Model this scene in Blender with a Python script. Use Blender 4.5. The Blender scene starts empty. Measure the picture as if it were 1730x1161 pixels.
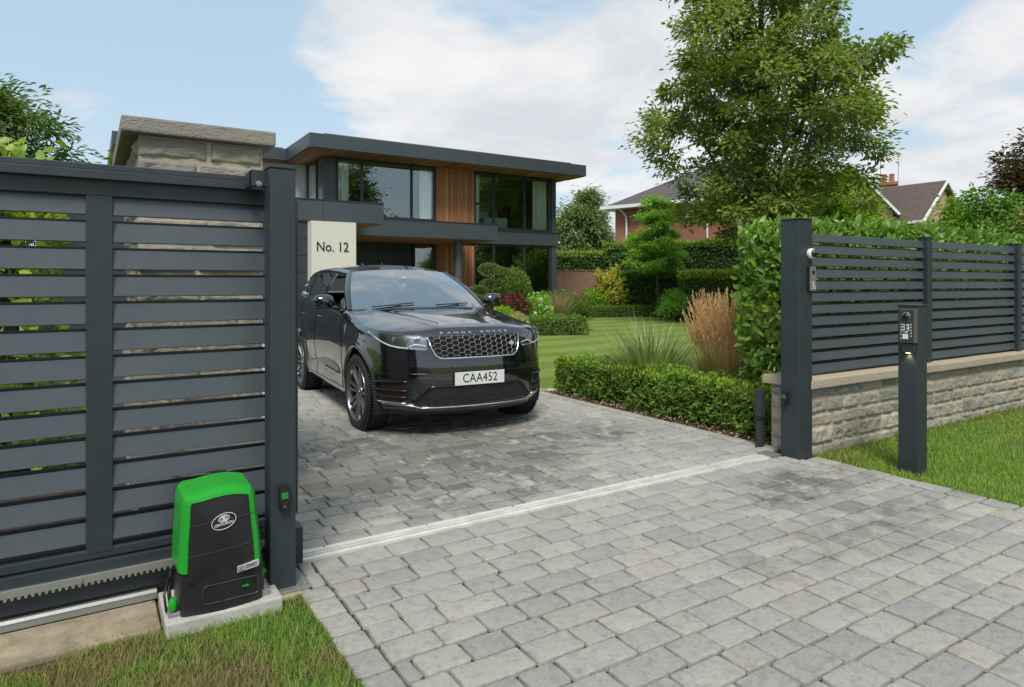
import bpy, bmesh, math, random
import numpy as np
from mathutils import Vector, Matrix, noise as mnoise
random.seed(7); RNG = np.random.default_rng(7)
R = math.radians
scene = bpy.context.scene
COL = scene.collection

# ------------------------------------------------------------------ camera, sky, sun, exposure
cam_d = bpy.data.cameras.new('camera'); cam = bpy.data.objects.new('camera', cam_d); COL.objects.link(cam)
cam.location = (0, 0, 1.5); cam.rotation_euler = (R(90), 0, R(-32.438))
cam_d.sensor_width = 36; cam_d.lens = 23.41; cam_d.shift_y = -0.0592
cam_d.clip_start = 0.05; cam_d.clip_end = 2000
scene.camera = cam
scene.view_settings.view_transform = 'Standard'; scene.view_settings.look = 'None'
scene.view_settings.gamma = 1; scene.view_settings.exposure = EXPOSURE = 0.46
scene.cycles.max_bounces = 8; scene.cycles.transparent_max_bounces = 12
scene.cycles.diffuse_bounces = 4; scene.cycles.glossy_bounces = 3
SUN_EL, SUN_ROT = 54, 216          # degrees; rotation measured like the sky texture (0 = +Y, clockwise)

world = bpy.data.worlds.new('World'); scene.world = world; world.use_nodes = True

class NT:
    """tiny node helper"""
    def __init__(s, tree): s.t = tree; s.n = tree.nodes; s.l = tree.links
    def new(s, typ, **kw):
        nd = s.n.new(typ)
        for k, v in kw.items():
            if k == 'ins':
                for a, b in v.items(): s.put(nd.inputs[a], b)
            else: setattr(nd, k, v)
        return nd
    def put(s, sock, val):
        if isinstance(val, bpy.types.NodeSocket): s.l.new(val, sock)
        elif isinstance(val, bpy.types.Node): s.l.new(val.outputs[0], sock)
        else: sock.default_value = val
    def math(s, op, a, b=None, c=None, clamp=False):
        nd = s.new('ShaderNodeMath', operation=op, use_clamp=clamp); s.put(nd.inputs[0], a)
        if b is not None: s.put(nd.inputs[1], b)
        if c is not None: s.put(nd.inputs[2], c)
        return nd.outputs[0]
    def vmath(s, op, a, b=None):
        nd = s.new('ShaderNodeVectorMath', operation=op); s.put(nd.inputs[0], a)
        if b is not None: s.put(nd.inputs[1], b)
        return nd
    def mix(s, fac, a, b, blend='MIX'):
        nd = s.new('ShaderNodeMix', data_type='RGBA', blend_type=blend)
        s.put(nd.inputs['Factor'], fac); s.put(nd.inputs['A'], a); s.put(nd.inputs['B'], b)
        return nd.outputs['Result']
    def noise(s, vec, scale, detail=4, rough=.55, dist=0):
        nd = s.new('ShaderNodeTexNoise'); nd.inputs['Scale'].default_value = scale
        nd.inputs['Detail'].default_value = detail; nd.inputs['Roughness'].default_value = rough
        nd.inputs['Distortion'].default_value = dist
        if vec is not None: s.put(nd.inputs['Vector'], vec)
        return nd.outputs['Fac']
    def ramp(s, fac, stops, interp='LINEAR'):
        nd = s.new('ShaderNodeValToRGB'); cr = nd.color_ramp; cr.interpolation = interp
        while len(cr.elements) < len(stops): cr.elements.new(.5)
        for e, (p, c) in zip(cr.elements, stops):
            e.position = p; e.color = (*c, 1) if len(c) == 3 else c
        s.put(nd.inputs[0], fac); return nd.outputs[0]
    def maprange(s, v, a, b, c=0, d=1, smooth=False):
        nd = s.new('ShaderNodeMapRange'); nd.interpolation_type = 'SMOOTHSTEP' if smooth else 'LINEAR'
        s.put(nd.inputs[0], v)
        for i, x in enumerate((a, b, c, d)): nd.inputs[i + 1].default_value = x
        return nd.outputs[0]

def g3(v): return (v, v, v)

def build_world():
    w = NT(world.node_tree); w.n.clear()
    out = w.new('ShaderNodeOutputWorld'); bg = w.new('ShaderNodeBackground'); bg.inputs['Strength'].default_value = .1
    w.l.new(bg.outputs[0], out.inputs[0])
    sky = w.new('ShaderNodeTexSky', sky_type='NISHITA'); sky.sun_disc = False
    sky.sun_elevation = R(SUN_EL); sky.sun_rotation = R(SUN_ROT); sky.air_density = 1.0; sky.dust_density = 1.2; sky.ozone_density = 1.2
    tc = w.new('ShaderNodeTexCoord'); d = w.vmath('NORMALIZE', tc.outputs['Generated']).outputs[0]
    sep = w.new('ShaderNodeSeparateXYZ'); w.put(sep.inputs[0], d)
    zz = w.math('ADD', w.math('MAXIMUM', sep.outputs[2], 0), .16)
    pl = w.new('ShaderNodeCombineXYZ'); w.put(pl.inputs[0], w.math('DIVIDE', sep.outputs[0], zz)); w.put(pl.inputs[1], w.math('DIVIDE', sep.outputs[1], zz))
    n1 = w.noise(pl.outputs[0], 1.15, 10, .58, .3)
    n2 = w.noise(pl.outputs[0], 2.6, 8, .6, .2)
    # cloud banks at given compass directions (positive) and clear gaps (negative)
    def cd(px, py):
        f = 1125.; u = (px - 865) / f; v = (478 - py) / f; th = math.atan(715 / 1125.)
        q = Vector((math.sin(th) + u * math.cos(th), math.cos(th) - u * math.sin(th), v)); return q.normalized()
    acc = w.math('ADD', w.math('MULTIPLY_ADD', n1, 1.6, -.32), w.math('MULTIPLY', n2, .40))
    for (px, py, rad, amp) in [(820, 50, .26, .20), (1020, 150, .24, .15), (590, 110, .12, .12), (140, 150, .06, .24), (600, 150, .05, .1), (1640, 150, .18, .22), (1330, 200, .2, .10), (560, 10, .10, .14),
                               (300, 30, .22, -.22), (400, 190, .13, -.13), (1560, 20, .09, -.24), (700, 130, .06, -.12), (20, 60, .18, -.16), (900, 230, .12, -.08), (1640, 330, .14, -.06), (200, 250, .09, -.06), (1720, 10, .05, .16), (1480, 30, .06, -.16)]:
        c = cd(px, py)
        dist = w.vmath('DISTANCE', d, tuple(c)).outputs['Value']
        g = w.math('EXPONENT', w.math('MULTIPLY', w.math('POWER', w.math('DIVIDE', dist, rad), 2.0), -1.0))
        acc = w.math('MULTIPLY_ADD', g, amp, acc)
    mask = w.maprange(acc, .60, .86, 0, 1, True)
    shade = w.maprange(w.noise(pl.outputs[0], 1.7, 7, .6, .3), .3, .7, 0, 1, True)
    cloud = w.mix(shade, (5.2, 5.35, 5.65, 1), (6.9, 6.85, 6.8, 1))
    hz = w.maprange(sep.outputs[2], 0, .30, 1, 0, True)
    blue = w.mix(.72, w.mix(1.0, sky.outputs[0], (1.0, 1.05, 1.1, 1), 'MULTIPLY'), (4.2, 5.55, 6.5, 1))
    blue = w.mix(w.math('MULTIPLY', hz, .55), blue, (5.3, 6.1, 6.5, 1))
    colr = w.mix(w.math('MULTIPLY', mask, .93), blue, cloud)
    w.put(bg.inputs['Color'], colr)
build_world()

sun_d = bpy.data.lights.new('sun', 'SUN'); sun = bpy.data.objects.new('sun', sun_d); COL.objects.link(sun)
sun_d.energy = 2.6; sun_d.angle = R(18); sun_d.color = (1, .95, .87)
sdir = Vector((math.sin(R(SUN_ROT)) * math.cos(R(SUN_EL)), math.cos(R(SUN_ROT)) * math.cos(R(SUN_EL)), math.sin(R(SUN_EL))))
sun.rotation_euler = sdir.to_track_quat('Z', 'Y').to_euler()

# ------------------------------------------------------------------ helpers: objects
ORG = {}
def tag(o, label=None, cat=None, group=None, kind=None):
    if label: o['label'] = label
    if cat: o['category'] = cat
    if group: o['group'] = group
    if kind: o['kind'] = kind
    return o
def thing(name, label, cat, loc=(0, 0, 0), rotz=0, group=None):
    o = bpy.data.objects.new(name, None); COL.objects.link(o); o.location = loc; o.rotation_euler = (0, 0, rotz)
    o.empty_display_size = .1; ORG[o.name] = (0, 0, 0) if rotz else tuple(loc)
    return tag(o, label, cat, group)
def link(name, me, mat, parent=None, local=False, smooth=False, label=None):
    o = bpy.data.objects.new(name, me); COL.objects.link(o)
    for m in (mat if isinstance(mat, (list, tuple)) else [mat]): me.materials.append(m)
    if smooth and len(me.polygons): me.polygons.foreach_set('use_smooth', np.ones(len(me.polygons), bool))
    if parent is not None:
        o.parent = parent; ORG[o.name] = ORG.get(parent.name, (0, 0, 0))
        if not local:
            off = ORG[parent.name]
            if off != (0, 0, 0): me.transform(Matrix.Translation((-off[0], -off[1], -off[2])))
    else: ORG[o.name] = (0, 0, 0)
    if label: o['label'] = label
    return o
class MB:
    """mesh builder"""
    def __init__(s): s.v = []; s.f = []; s.m = []
    def add(s, vs, fs, mi=0):
        b = len(s.v); s.v += [tuple(v) for v in vs]; s.f += [tuple(i + b for i in f) for f in fs]; s.m += [mi] * len(fs); return s
    def box(s, x0, x1, y0, y1, z0, z1, mi=0, bev=0):
        if bev:
            bm = bmesh.new(); bmesh.ops.create_cube(bm, size=1)
            for v in bm.verts: v.co = ((x0 + x1) / 2 + v.co.x * (x1 - x0), (y0 + y1) / 2 + v.co.y * (y1 - y0), (z0 + z1) / 2 + v.co.z * (z1 - z0))
            bmesh.ops.bevel(bm, geom=bm.edges[:], offset=bev, segments=2, profile=.6, affect='EDGES')
            bm.verts.ensure_lookup_table(); vs = [tuple(v.co) for v in bm.verts]; fs = [[v.index for v in f.verts] for f in bm.faces]; bm.free()
            return s.add(vs, fs, mi)
        return s.add([(x0, y0, z0), (x1, y0, z0), (x1, y1, z0), (x0, y1, z0), (x0, y0, z1), (x1, y0, z1), (x1, y1, z1), (x0, y1, z1)],
                     [(0, 3, 2, 1), (4, 5, 6, 7), (0, 1, 5, 4), (1, 2, 6, 5), (2, 3, 7, 6), (3, 0, 4, 7)], mi)
    def obox(s, c, size, rot, mi=0):
        M = rot if isinstance(rot, Matrix) else Matrix.Rotation(rot, 3, 'Z')
        h = [x / 2 for x in size]; vs = []
        for q in [(-1, -1, -1), (1, -1, -1), (1, 1, -1), (-1, 1, -1), (-1, -1, 1), (1, -1, 1), (1, 1, 1), (-1, 1, 1)]:
            vs.append(tuple(Vector(c) + M @ Vector((q[0] * h[0], q[1] * h[1], q[2] * h[2]))))
        return s.add(vs, [(0, 3, 2, 1), (4, 5, 6, 7), (0, 1, 5, 4), (1, 2, 6, 5), (2, 3, 7, 6), (3, 0, 4, 7)], mi)
    def tube(s, pts, rad, n=8, mi=0, cap=True):
        pts = [Vector(p) for p in pts]; k = len(pts); rad = rad if isinstance(rad, (list, tuple)) else [rad] * k
        vs = []; up = None
        for i, p in enumerate(pts):
            t = (pts[min(i + 1, k - 1)] - pts[max(i - 1, 0)])
            t = t.normalized() if t.length > 1e-9 else Vector((0, 0, 1))
            if up is None: up = Vector((0, 0, 1)) if abs(t.z) < .9 else Vector((1, 0, 0))
            a = t.cross(up).normalized(); b = a.cross(t).normalized(); up = b
            for j in range(n):
                an = 2 * math.pi * (j + .5) / n; vs.append(tuple(p + (a * math.cos(an) + b * math.sin(an)) * rad[i]))
        fs = [(i * n + j, i * n + (j + 1) % n, (i + 1) * n + (j + 1) % n, (i + 1) * n + j) for i in range(k - 1) for j in range(n)]
        if cap: fs += [tuple(range(n - 1, -1, -1)), tuple((k - 1) * n + j for j in range(n))]
        return s.add(vs, fs, mi)
    def lathe(s, prof, c=(0, 0, 0), axis='Z', n=32, mi=0, cap=True):
        vs = []; k = len(prof)
        for (r, h) in prof:
            for j in range(n):
                a = 2 * math.pi * j / n; x, y = r * math.cos(a), r * math.sin(a)
                p = {'Z': (x, y, h), 'X': (h, x, y), 'Y': (x, h, y)}[axis]; vs.append((p[0] + c[0], p[1] + c[1], p[2] + c[2]))
        fs = [(i * n + j, i * n + (j + 1) % n, (i + 1) * n + (j + 1) % n, (i + 1) * n + j) for i in range(k - 1) for j in range(n)]
        if cap and prof[0][0] > 1e-6: fs.append(tuple(range(n - 1, -1, -1)))
        if cap and prof[-1][0] > 1e-6: fs.append(tuple((k - 1) * n + j for j in range(n)))
        return s.add(vs, fs, mi)
    def prism(s, poly, a, b, plane='XZ', mi=0):
        """poly extruded between a and b on the axis left out of plane"""
        n = len(poly)
        def P(q, h): return {'XZ': (q[0], h, q[1]), 'YZ': (h, q[0], q[1]), 'XY': (q[0], q[1], h)}[plane]
        vs = [P(q, a) for q in poly] + [P(q, b) for q in poly]
        return s.add(vs, [tuple(range(n)), tuple(range(2 * n - 1, n - 1, -1))] + [(i, i + n, (i + 1) % n + n, (i + 1) % n) for i in range(n)], mi)
    def grid(s, rows, mi=0, flip=False):
        """rows: list of equally long point lists"""
        n = len(rows[0]); b = [p for r in rows for p in r]
        fs = [(i * n + j, i * n + j + 1, (i + 1) * n + j + 1, (i + 1) * n + j) for i in range(len(rows) - 1) for j in range(n - 1)]
        if flip: fs = [f[::-1] for f in fs]
        return s.add(b, fs, mi)
    def build(s, name, mat, parent=None, local=False, smooth=False, label=None, fix=True, weld=False, bevel=0, sharp=None):
        me = bpy.data.meshes.new(name); me.from_pydata(s.v, [], s.f)
        me.polygons.foreach_set('material_index', s.m)
        if fix or weld or bevel:
            bm = bmesh.new(); bm.from_mesh(me)
            if weld: bmesh.ops.remove_doubles(bm, verts=bm.verts, dist=1e-5)
            if fix: bmesh.ops.recalc_face_normals(bm, faces=bm.faces)
            if bevel: bmesh.ops.bevel(bm, geom=[e for e in bm.edges if len(e.link_faces) == 2 and e.calc_face_angle(0) > .6], offset=bevel, segments=2, affect='EDGES')
            bm.to_mesh(me); bm.free()
        if smooth and sharp is not None: 
            me.polygons.foreach_set('use_smooth', np.ones(len(me.polygons), bool)); me.set_sharp_from_angle(angle=R(sharp))
        me.update()
        return link(name, me, mat, parent, local, smooth, label)
def npmesh(name, verts, faces, nper):
    """verts (N,3), faces flat array of loops, nper verts per face"""
    me = bpy.data.meshes.new(name); nf = len(faces) // nper
    me.vertices.add(len(verts)); me.vertices.foreach_set('co', np.asarray(verts, np.float32).ravel())
    me.loops.add(len(faces)); me.loops.foreach_set('vertex_index', np.asarray(faces, np.int32))
    me.polygons.add(nf); me.polygons.foreach_set('loop_start', np.arange(0, nf * nper, nper, dtype=np.int32))
    try: me.polygons.foreach_set('loop_total', np.full(nf, nper, np.int32))
    except Exception: pass
    me.update(calc_edges=True); return me
def text_mesh(s, size=1, ext=.002, spacing=1.0, align='CENTER', res=3, shear=0):
    cu = bpy.data.curves.new('t', 'FONT'); cu.body = s; cu.size = size; cu.extrude = ext; cu.align_x = align; cu.align_y = 'CENTER'
    cu.space_character = spacing; cu.resolution_u = res; cu.shear = shear
    o = bpy.data.objects.new('t', cu); COL.objects.link(o); bpy.context.view_layer.update()
    me = bpy.data.meshes.new_from_object(o.evaluated_get(bpy.context.evaluated_depsgraph_get()))
    bpy.data.objects.remove(o); bpy.data.curves.remove(cu); me.materials.clear(); return me

# ------------------------------------------------------------------ helpers: materials
MATS = {}
def mat(name):
    m = bpy.data.materials.new(name); m.use_nodes = True; t = NT(m.node_tree); b = t.n['Principled BSDF']; MATS[name] = m
    return m, t, b
def objco(t):
    return t.new('ShaderNodeTexCoord').outputs['Object']
def bump(t, b, h, strength=.3, dist=.01, normal=None):
    nd = t.new('ShaderNodeBump'); nd.inputs['Strength'].default_value = strength; nd.inputs['Distance'].default_value = dist
    t.put(nd.inputs['Height'], h)
    if normal is not None: t.put(nd.inputs['Normal'], normal)
    t.l.new(nd.outputs[0], b.inputs['Normal']); return nd.outputs[0]
def simple(name, col, rough=.5, metal=0, spec=.5, var=.12, scale=8, bmp=.05, bscale=150, coat=0, dirt=0, emit=None):
    """painted or moulded surface with slight colour, gloss and relief variation"""
    m, t, b = mat(name); co = objco(t)
    n = t.noise(co, scale, 5, .6)
    c0 = tuple(c * (1 - var) for c in col); c1 = tuple(min(1, c * (1 + var)) for c in col)
    c = t.mix(n, (*c0, 1), (*c1, 1))
    if dirt:
        dn = t.maprange(t.noise(co, scale * .6, 8, .7, .4), .45, .75, 0, dirt)
        c = t.mix(dn, c, (.25, .23, .19, 1))
    t.put(b.inputs['Base Color'], c)
    t.put(b.inputs['Roughness'], t.maprange(t.noise(co, scale * 2.3, 4), .2, .8, max(.02, rough - .07), min(1, rough + .1)))
    b.inputs['Metallic'].default_value = metal; b.inputs['Specular IOR Level'].default_value = spec
    b.inputs['Coat Weight'].default_value = coat; b.inputs['Coat Roughness'].default_value = .03
    if bmp: bump(t, b, t.noise(co, bscale, 3), bmp, .002)
    if emit: b.inputs['Emission Color'].default_value = (*emit[0], 1); b.inputs['Emission Strength'].default_value = emit[1]
    return m
GAIN = 1.55
def leafmat(name, cols, rough=.42, trans=.42, spec=.4, zgrad=None, patch=None):
    """foliage: colour differs from leaf to leaf; light passes through"""
    m, t, b = mat(name)
    geo = t.new('ShaderNodeNewGeometry'); k = len(cols)
    cols = [tuple(min(.8, x * GAIN) for x in cc) for cc in cols]; c = t.ramp(geo.outputs['Random Per Island'], [(i / max(1, k - 1), cc) for i, cc in enumerate(cols)])
    if zgrad:   # (z0, z1, colours ramp from base to tip)
        sp = t.new('ShaderNodeSeparateXYZ'); t.put(sp.inputs[0], objco(t))
        zr = t.maprange(t.math('ADD', sp.outputs[2], t.math('MULTIPLY', t.math('SUBTRACT', geo.outputs['Random Per Island'], .5), (zgrad[1] - zgrad[0]) * .35)), zgrad[0], zgrad[1], 0, 1)
        zc = t.ramp(zr, [(i / (len(zgrad[2]) - 1), cc) for i, cc in enumerate(zgrad[2])])
        c = t.mix(.78, c, zc)
    if patch:   # (scale, colour, lo, hi)
        pn = t.maprange(t.noise(t.new('ShaderNodeNewGeometry').outputs['Position'], patch[0], 5, .6), patch[2], patch[3], 0, patch[4] if len(patch) > 4 else .85)
        c = t.mix(pn, c, (*patch[1], 1))
    t.put(b.inputs['Base Color'], c); b.inputs['Roughness'].default_value = rough; b.inputs['Specular IOR Level'].default_value = spec
    out = t.n['Material Output']; tr = t.new('ShaderNodeBsdfTranslucent')
    t.put(tr.inputs['Color'], t.mix(1.0, c, (1.25, 1.35, .55, 1), 'MULTIPLY'))
    mx = t.new('ShaderNodeMixShader'); mx.inputs[0].default_value = trans
    t.l.new(b.outputs[0], mx.inputs[1]); t.l.new(tr.outputs[0], mx.inputs[2]); t.l.new(mx.outputs[0], out.inputs[0])
    return m
def glassmat(name, tint=(.75, .85, .82), refl=.35, rough=.0, absorb=1.0):
    m, t, b = mat(name); t.n.remove(b); out = t.n['Material Output']
    tr = t.new('ShaderNodeBsdfTransparent'); tr.inputs[0].default_value = (*[c * absorb for c in tint], 1)
    gl = t.new('ShaderNodeBsdfGlossy'); gl.inputs['Roughness'].default_value = rough; gl.inputs['Color'].default_value = (.9, .95, .97, 1)
    lw = t.new('ShaderNodeLayerWeight'); lw.inputs['Blend'].default_value = .35
    co = objco(t); bn = t.new('ShaderNodeBump'); bn.inputs['Strength'].default_value = .02; bn.inputs['Distance'].default_value = .02; t.put(bn.inputs['Height'], t.noise(co, 1.3, 2)); t.l.new(bn.outputs[0], gl.inputs['Normal'])
    f = t.math('MULTIPLY_ADD', lw.outputs['Fresnel'], .8, refl, clamp=True)
    mx = t.new('ShaderNodeMixShader'); t.put(mx.inputs[0], f); t.l.new(tr.outputs[0], mx.inputs[1]); t.l.new(gl.outputs[0], mx.inputs[2]); t.l.new(mx.outputs[0], out.inputs[0])
    return m

ANTH = simple('anthracite_paint', (.023, .032, .040), .42, 0, .5, .08, 5, .12, 500, 0, .05)
ANTH_SLAT = simple('anthracite_slat', (.056, .068, .078), .33, 0, .55, .08, 4, .1, 500, 0, .07)
HOUSE_ANTH = simple('house_anthracite', (.048, .060, .069), .45, 0, .5, .06, 1.2, .04, 80)
FRAME_DARK = simple('window_frame_dark', (.022, .027, .033), .4, var=.05)
BLACK = simple('black_plastic', (.012, .012, .013), .45, bmp=.1, bscale=700)
BLACK_GLOSS = simple('black_gloss', (.006, .006, .007), .12, spec=.6, bmp=0)
GREEN = simple('green_plastic', (.012, .30, .022), .33, spec=.5, var=.05, bmp=.06, bscale=600, dirt=.03)
STEEL = simple('galvanised_steel', (.33, .335, .32), .5, .7, var=.12, scale=30, bmp=.1, bscale=200, dirt=.15)
ALU = simple('brushed_aluminium', (.62, .62, .60), .3, .9, var=.08, scale=20)
CHROME = simple('chrome_trim', (.75, .75, .76), .15, 1, var=.03, bmp=0)
WHITE_P = simple('white_plastic', (.72, .72, .70), .4, var=.04)
RUBBER = simple('rubber', (.012, .012, .012), .75, spec=.3, bmp=.3, bscale=90)
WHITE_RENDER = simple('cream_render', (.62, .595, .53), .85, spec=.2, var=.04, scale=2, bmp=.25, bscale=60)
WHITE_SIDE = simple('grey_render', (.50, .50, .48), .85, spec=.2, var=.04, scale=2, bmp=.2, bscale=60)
WHITE_PAINT = simple('white_upvc', (.74, .75, .76), .35, var=.04)
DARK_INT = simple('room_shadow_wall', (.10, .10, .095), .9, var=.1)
COPPER = simple('copper_trim', (.10, .05, .034), .3, .9, var=.1)
DARK_METAL = simple('dark_grey_metal', (.085, .088, .09), .35, .6, var=.1)
MARK_WHITE = simple('printed_white', (.66, .66, .66), .5, var=.03, bmp=0)
MARK_BLACK = simple('printed_black', (.012, .012, .014), .5, var=.03, bmp=0)
BARK = None
def special_mats():
    global BARK, PAVER, JOINT, CONC, CONC_OLD, STONE, PILLAR_STONE, COPE, LAWN, SOIL, CEDAR, CURTAIN, BRICK, TILE, TILE2, GATE_TRACK, BUFF, FENCEWOOD, PAINT, SOFFIT, TIMBERSOFF, MORTAR, SAND
    # bark
    m, t, b = mat('bark'); co = objco(t); BARK = m
    st = t.new('ShaderNodeMapping'); t.put(st.inputs[0], co); st.inputs['Scale'].default_value = (6, 6, 1.2)
    n = t.noise(st, 6, 8, .7, .5); t.put(b.inputs['Base Color'], t.ramp(n, [(.25, (.035, .026, .018)), (.55, (.11, .085, .06)), (.8, (.17, .15, .115))]))
    b.inputs['Roughness'].default_value = .9; bump(t, b, n, .9, .03)
    # tumbled paving stones, each its own shade, lichen and damp stains
    m, t, b = mat('tumbled_paver'); PAVER = m; geo = t.new('ShaderNodeNewGeometry'); pos = geo.outputs['Position']
    base = t.ramp(geo.outputs['Random Per Island'], [(0, (.315, .308, .285)), (.15, (.365, .352, .318)), (.3, (.43, .41, .36)), (.45, (.34, .334, .308)), (.6, (.46, .43, .365)), (.72, (.385, .372, .338)), (.84, (.32, .315, .295)), (.93, (.43, .39, .32)), (1, (.41, .395, .355))])
    n1 = t.noise(pos, 3.2, 7, .62, .4); n2 = t.noise(pos, 22, 8, .7, .3); n3 = t.noise(pos, 160, 4, .7)
    c = t.mix(t.maprange(n2, .35, .72, 0, .55), base, t.mix(.5, base, (.40, .39, .345, 1)))
    c = t.mix(t.maprange(n2, .5, .28, 0, .55), c, (.15, .16, .165, 1))
    c = t.mix(t.maprange(n3, .55, .8, 0, .35), c, (.14, .145, .14, 1))
    c = t.mix(t.maprange(n1, .55, .8, 0, .25), c, (.20, .205, .18, 1))
    sp = t.new('ShaderNodeSeparateXYZ'); t.put(sp.inputs[0], pos)
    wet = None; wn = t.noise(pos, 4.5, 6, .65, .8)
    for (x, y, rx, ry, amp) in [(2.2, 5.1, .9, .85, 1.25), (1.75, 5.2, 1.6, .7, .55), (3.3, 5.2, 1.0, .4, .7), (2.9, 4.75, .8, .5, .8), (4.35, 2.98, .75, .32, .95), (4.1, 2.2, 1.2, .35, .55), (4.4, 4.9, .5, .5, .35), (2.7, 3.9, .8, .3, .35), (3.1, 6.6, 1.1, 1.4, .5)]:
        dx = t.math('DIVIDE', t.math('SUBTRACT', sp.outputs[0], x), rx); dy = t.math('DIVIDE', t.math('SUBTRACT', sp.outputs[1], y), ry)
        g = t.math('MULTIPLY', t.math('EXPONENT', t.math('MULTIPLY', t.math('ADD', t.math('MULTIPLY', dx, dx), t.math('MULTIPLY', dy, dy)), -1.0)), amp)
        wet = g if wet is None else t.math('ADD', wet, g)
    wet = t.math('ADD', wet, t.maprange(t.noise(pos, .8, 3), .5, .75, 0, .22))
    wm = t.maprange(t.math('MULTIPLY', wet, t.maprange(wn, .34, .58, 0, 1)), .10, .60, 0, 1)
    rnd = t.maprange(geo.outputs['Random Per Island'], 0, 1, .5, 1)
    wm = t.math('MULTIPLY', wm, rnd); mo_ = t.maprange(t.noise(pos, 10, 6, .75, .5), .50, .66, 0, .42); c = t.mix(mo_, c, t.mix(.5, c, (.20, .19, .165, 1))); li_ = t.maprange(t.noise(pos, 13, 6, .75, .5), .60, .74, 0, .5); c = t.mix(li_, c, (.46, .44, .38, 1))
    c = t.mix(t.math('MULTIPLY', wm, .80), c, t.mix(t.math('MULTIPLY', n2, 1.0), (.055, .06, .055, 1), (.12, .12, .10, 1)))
    t.put(b.inputs['Base Color'], c)
    t.put(b.inputs['Roughness'], t.math('SUBTRACT', t.maprange(n2, .2, .8, .62, .85), t.math('MULTIPLY', wm, .12)))
    b.inputs['Specular IOR Level'].default_value = .35
    n4 = t.noise(pos, 34, 6, .7, 2.2); h = t.math('ADD', t.math('MULTIPLY', n4, 1.0), t.math('MULTIPLY', n3, .35)); bump(t, b, h, .95, .011)
    m, t, b = mat('joint_sand'); JOINT = m; pos = t.new('ShaderNodeNewGeometry').outputs['Position']
    n = t.noise(pos, 3, 6, .7); t.put(b.inputs['Base Color'], t.mix(t.maprange(n, .5, .64), (.030, .026, .020, 1), (.035, .042, .014, 1)))
    b.inputs['Roughness'].default_value = .95; bump(t, b, t.noise(pos, 220, 3), .8, .006)
    def concrete(name, a, bb, moss=0, sc=3):
        m, t, b = mat(name); pos = t.new('ShaderNodeNewGeometry').outputs['Position']
        n = t.noise(pos, sc, 9, .68, .6); n2 = t.noise(pos, 60, 5, .7)
        c = t.mix(t.maprange(n, .3, .7), (*a, 1), (*bb, 1)); c = t.mix(t.maprange(n2, .5, .8, 0, .5), c, (*[x * .55 for x in a], 1))
        if moss: c = t.mix(t.maprange(t.noise(pos, 9, 7, .7), .52, .7, 0, moss), c, (.11, .115, .03, 1))
        vo = t.new('ShaderNodeTexVoronoi'); vo.inputs['Scale'].default_value = 110; t.put(vo.inputs['Vector'], pos)
        pit = t.maprange(vo.outputs['Distance'], .0, .18, 0, 1)
        c = t.mix(t.math('MULTIPLY', t.math('SUBTRACT', 1, pit), .5), c, (.09, .085, .075, 1))
        t.put(b.inputs['Base Color'], c); b.inputs['Roughness'].default_value = .88; b.inputs['Specular IOR Level'].default_value = .25
        bump(t, b, t.math('ADD', n2, t.math('MULTIPLY', pit, .6)), .6, .006); return m
    CONC = concrete('pale_concrete', (.36, .345, .31), (.50, .485, .45), .25, 7)
    CONC_OLD = concrete('stained_concrete', (.17, .135, .09), (.42, .35, .25), .55, 4)
    SAND = concrete('cream_mortar', (.48, .44, .33), (.60, .56, .46), .0, 8)
    # quarry-faced walling stone
    def stone(name, stops, mossy, warm):
        m, t, b = mat(name); geo = t.new('ShaderNodeNewGeometry'); pos = geo.outputs['Position']
        base = t.ramp(geo.outputs['Random Per Island'], stops)
        n = t.noise(pos, 7, 9, .68, 1.1); n2 = t.noise(pos, 38, 8, .72, .8); n3 = t.noise(pos, 180, 4, .7)
        c = t.mix(t.maprange(n, .4, .75, 0, .5), base, (*warm, 1)); c = t.mix(t.maprange(n2, .60, .8, 0, .35), c, (.13, .125, .11, 1)); c = t.mix(t.maprange(n2, .42, .25, 0, .5), c, (.58, .53, .43, 1))
        if mossy:
            sp = t.new('ShaderNodeSeparateXYZ'); t.put(sp.inputs[0], pos)
            low = t.maprange(sp.outputs[2], .3, .0, .08, .55); c = t.mix(t.math('MULTIPLY', low, t.maprange(t.noise(pos, 12, 6, .7), .45, .65)), c, (.10, .115, .045, 1))
        t.put(b.inputs['Base Color'], c); b.inputs['Roughness'].default_value = .92; b.inputs['Specular IOR Level'].default_value = .2
        mp = t.new('ShaderNodeMapping'); t.put(mp.inputs[0], pos); mp.inputs['Rotation'].default_value = (0, .6, 0); mp.inputs['Scale'].default_value = (12, 12, 42); n5 = t.noise(mp, 1, 5, .6, 2.5)
        bump(t, b, t.math('ADD', t.math('MULTIPLY', n5, .9), t.math('MULTIPLY', n3, .25)), .9, .020); return m
    STONE = stone('walling_stone', [(0, (.23, .225, .205)), (.2, (.44, .375, .285)), (.4, (.30, .295, .27)), (.6, (.49, .44, .36)), (.8, (.36, .315, .25)), (1, (.25, .255, .245))], True, (.36, .315, .245))
    PILLAR_STONE = stone('pillar_stone', [(0, (.27, .245, .21)), (.35, (.38, .335, .27)), (.7, (.25, .235, .215)), (1, (.33, .30, .255))], False, (.34, .30, .235))
    COPE = stone('coping_stone', [(0, (.42, .35, .26)), (.5, (.46, .39, .29)), (1, (.38, .33, .26))], False, (.44, .36, .26))
    MORTAR = concrete('lime_mortar', (.34, .29, .21), (.44, .385, .29), 0, 9)
    # lawn sheet with mowing stripes
    m, t, b = mat('lawn_turf'); LAWN = m; pos = t.new('ShaderNodeNewGeometry').outputs['Position']; sp = t.new('ShaderNodeSeparateXYZ'); t.put(sp.inputs[0], pos)
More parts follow.
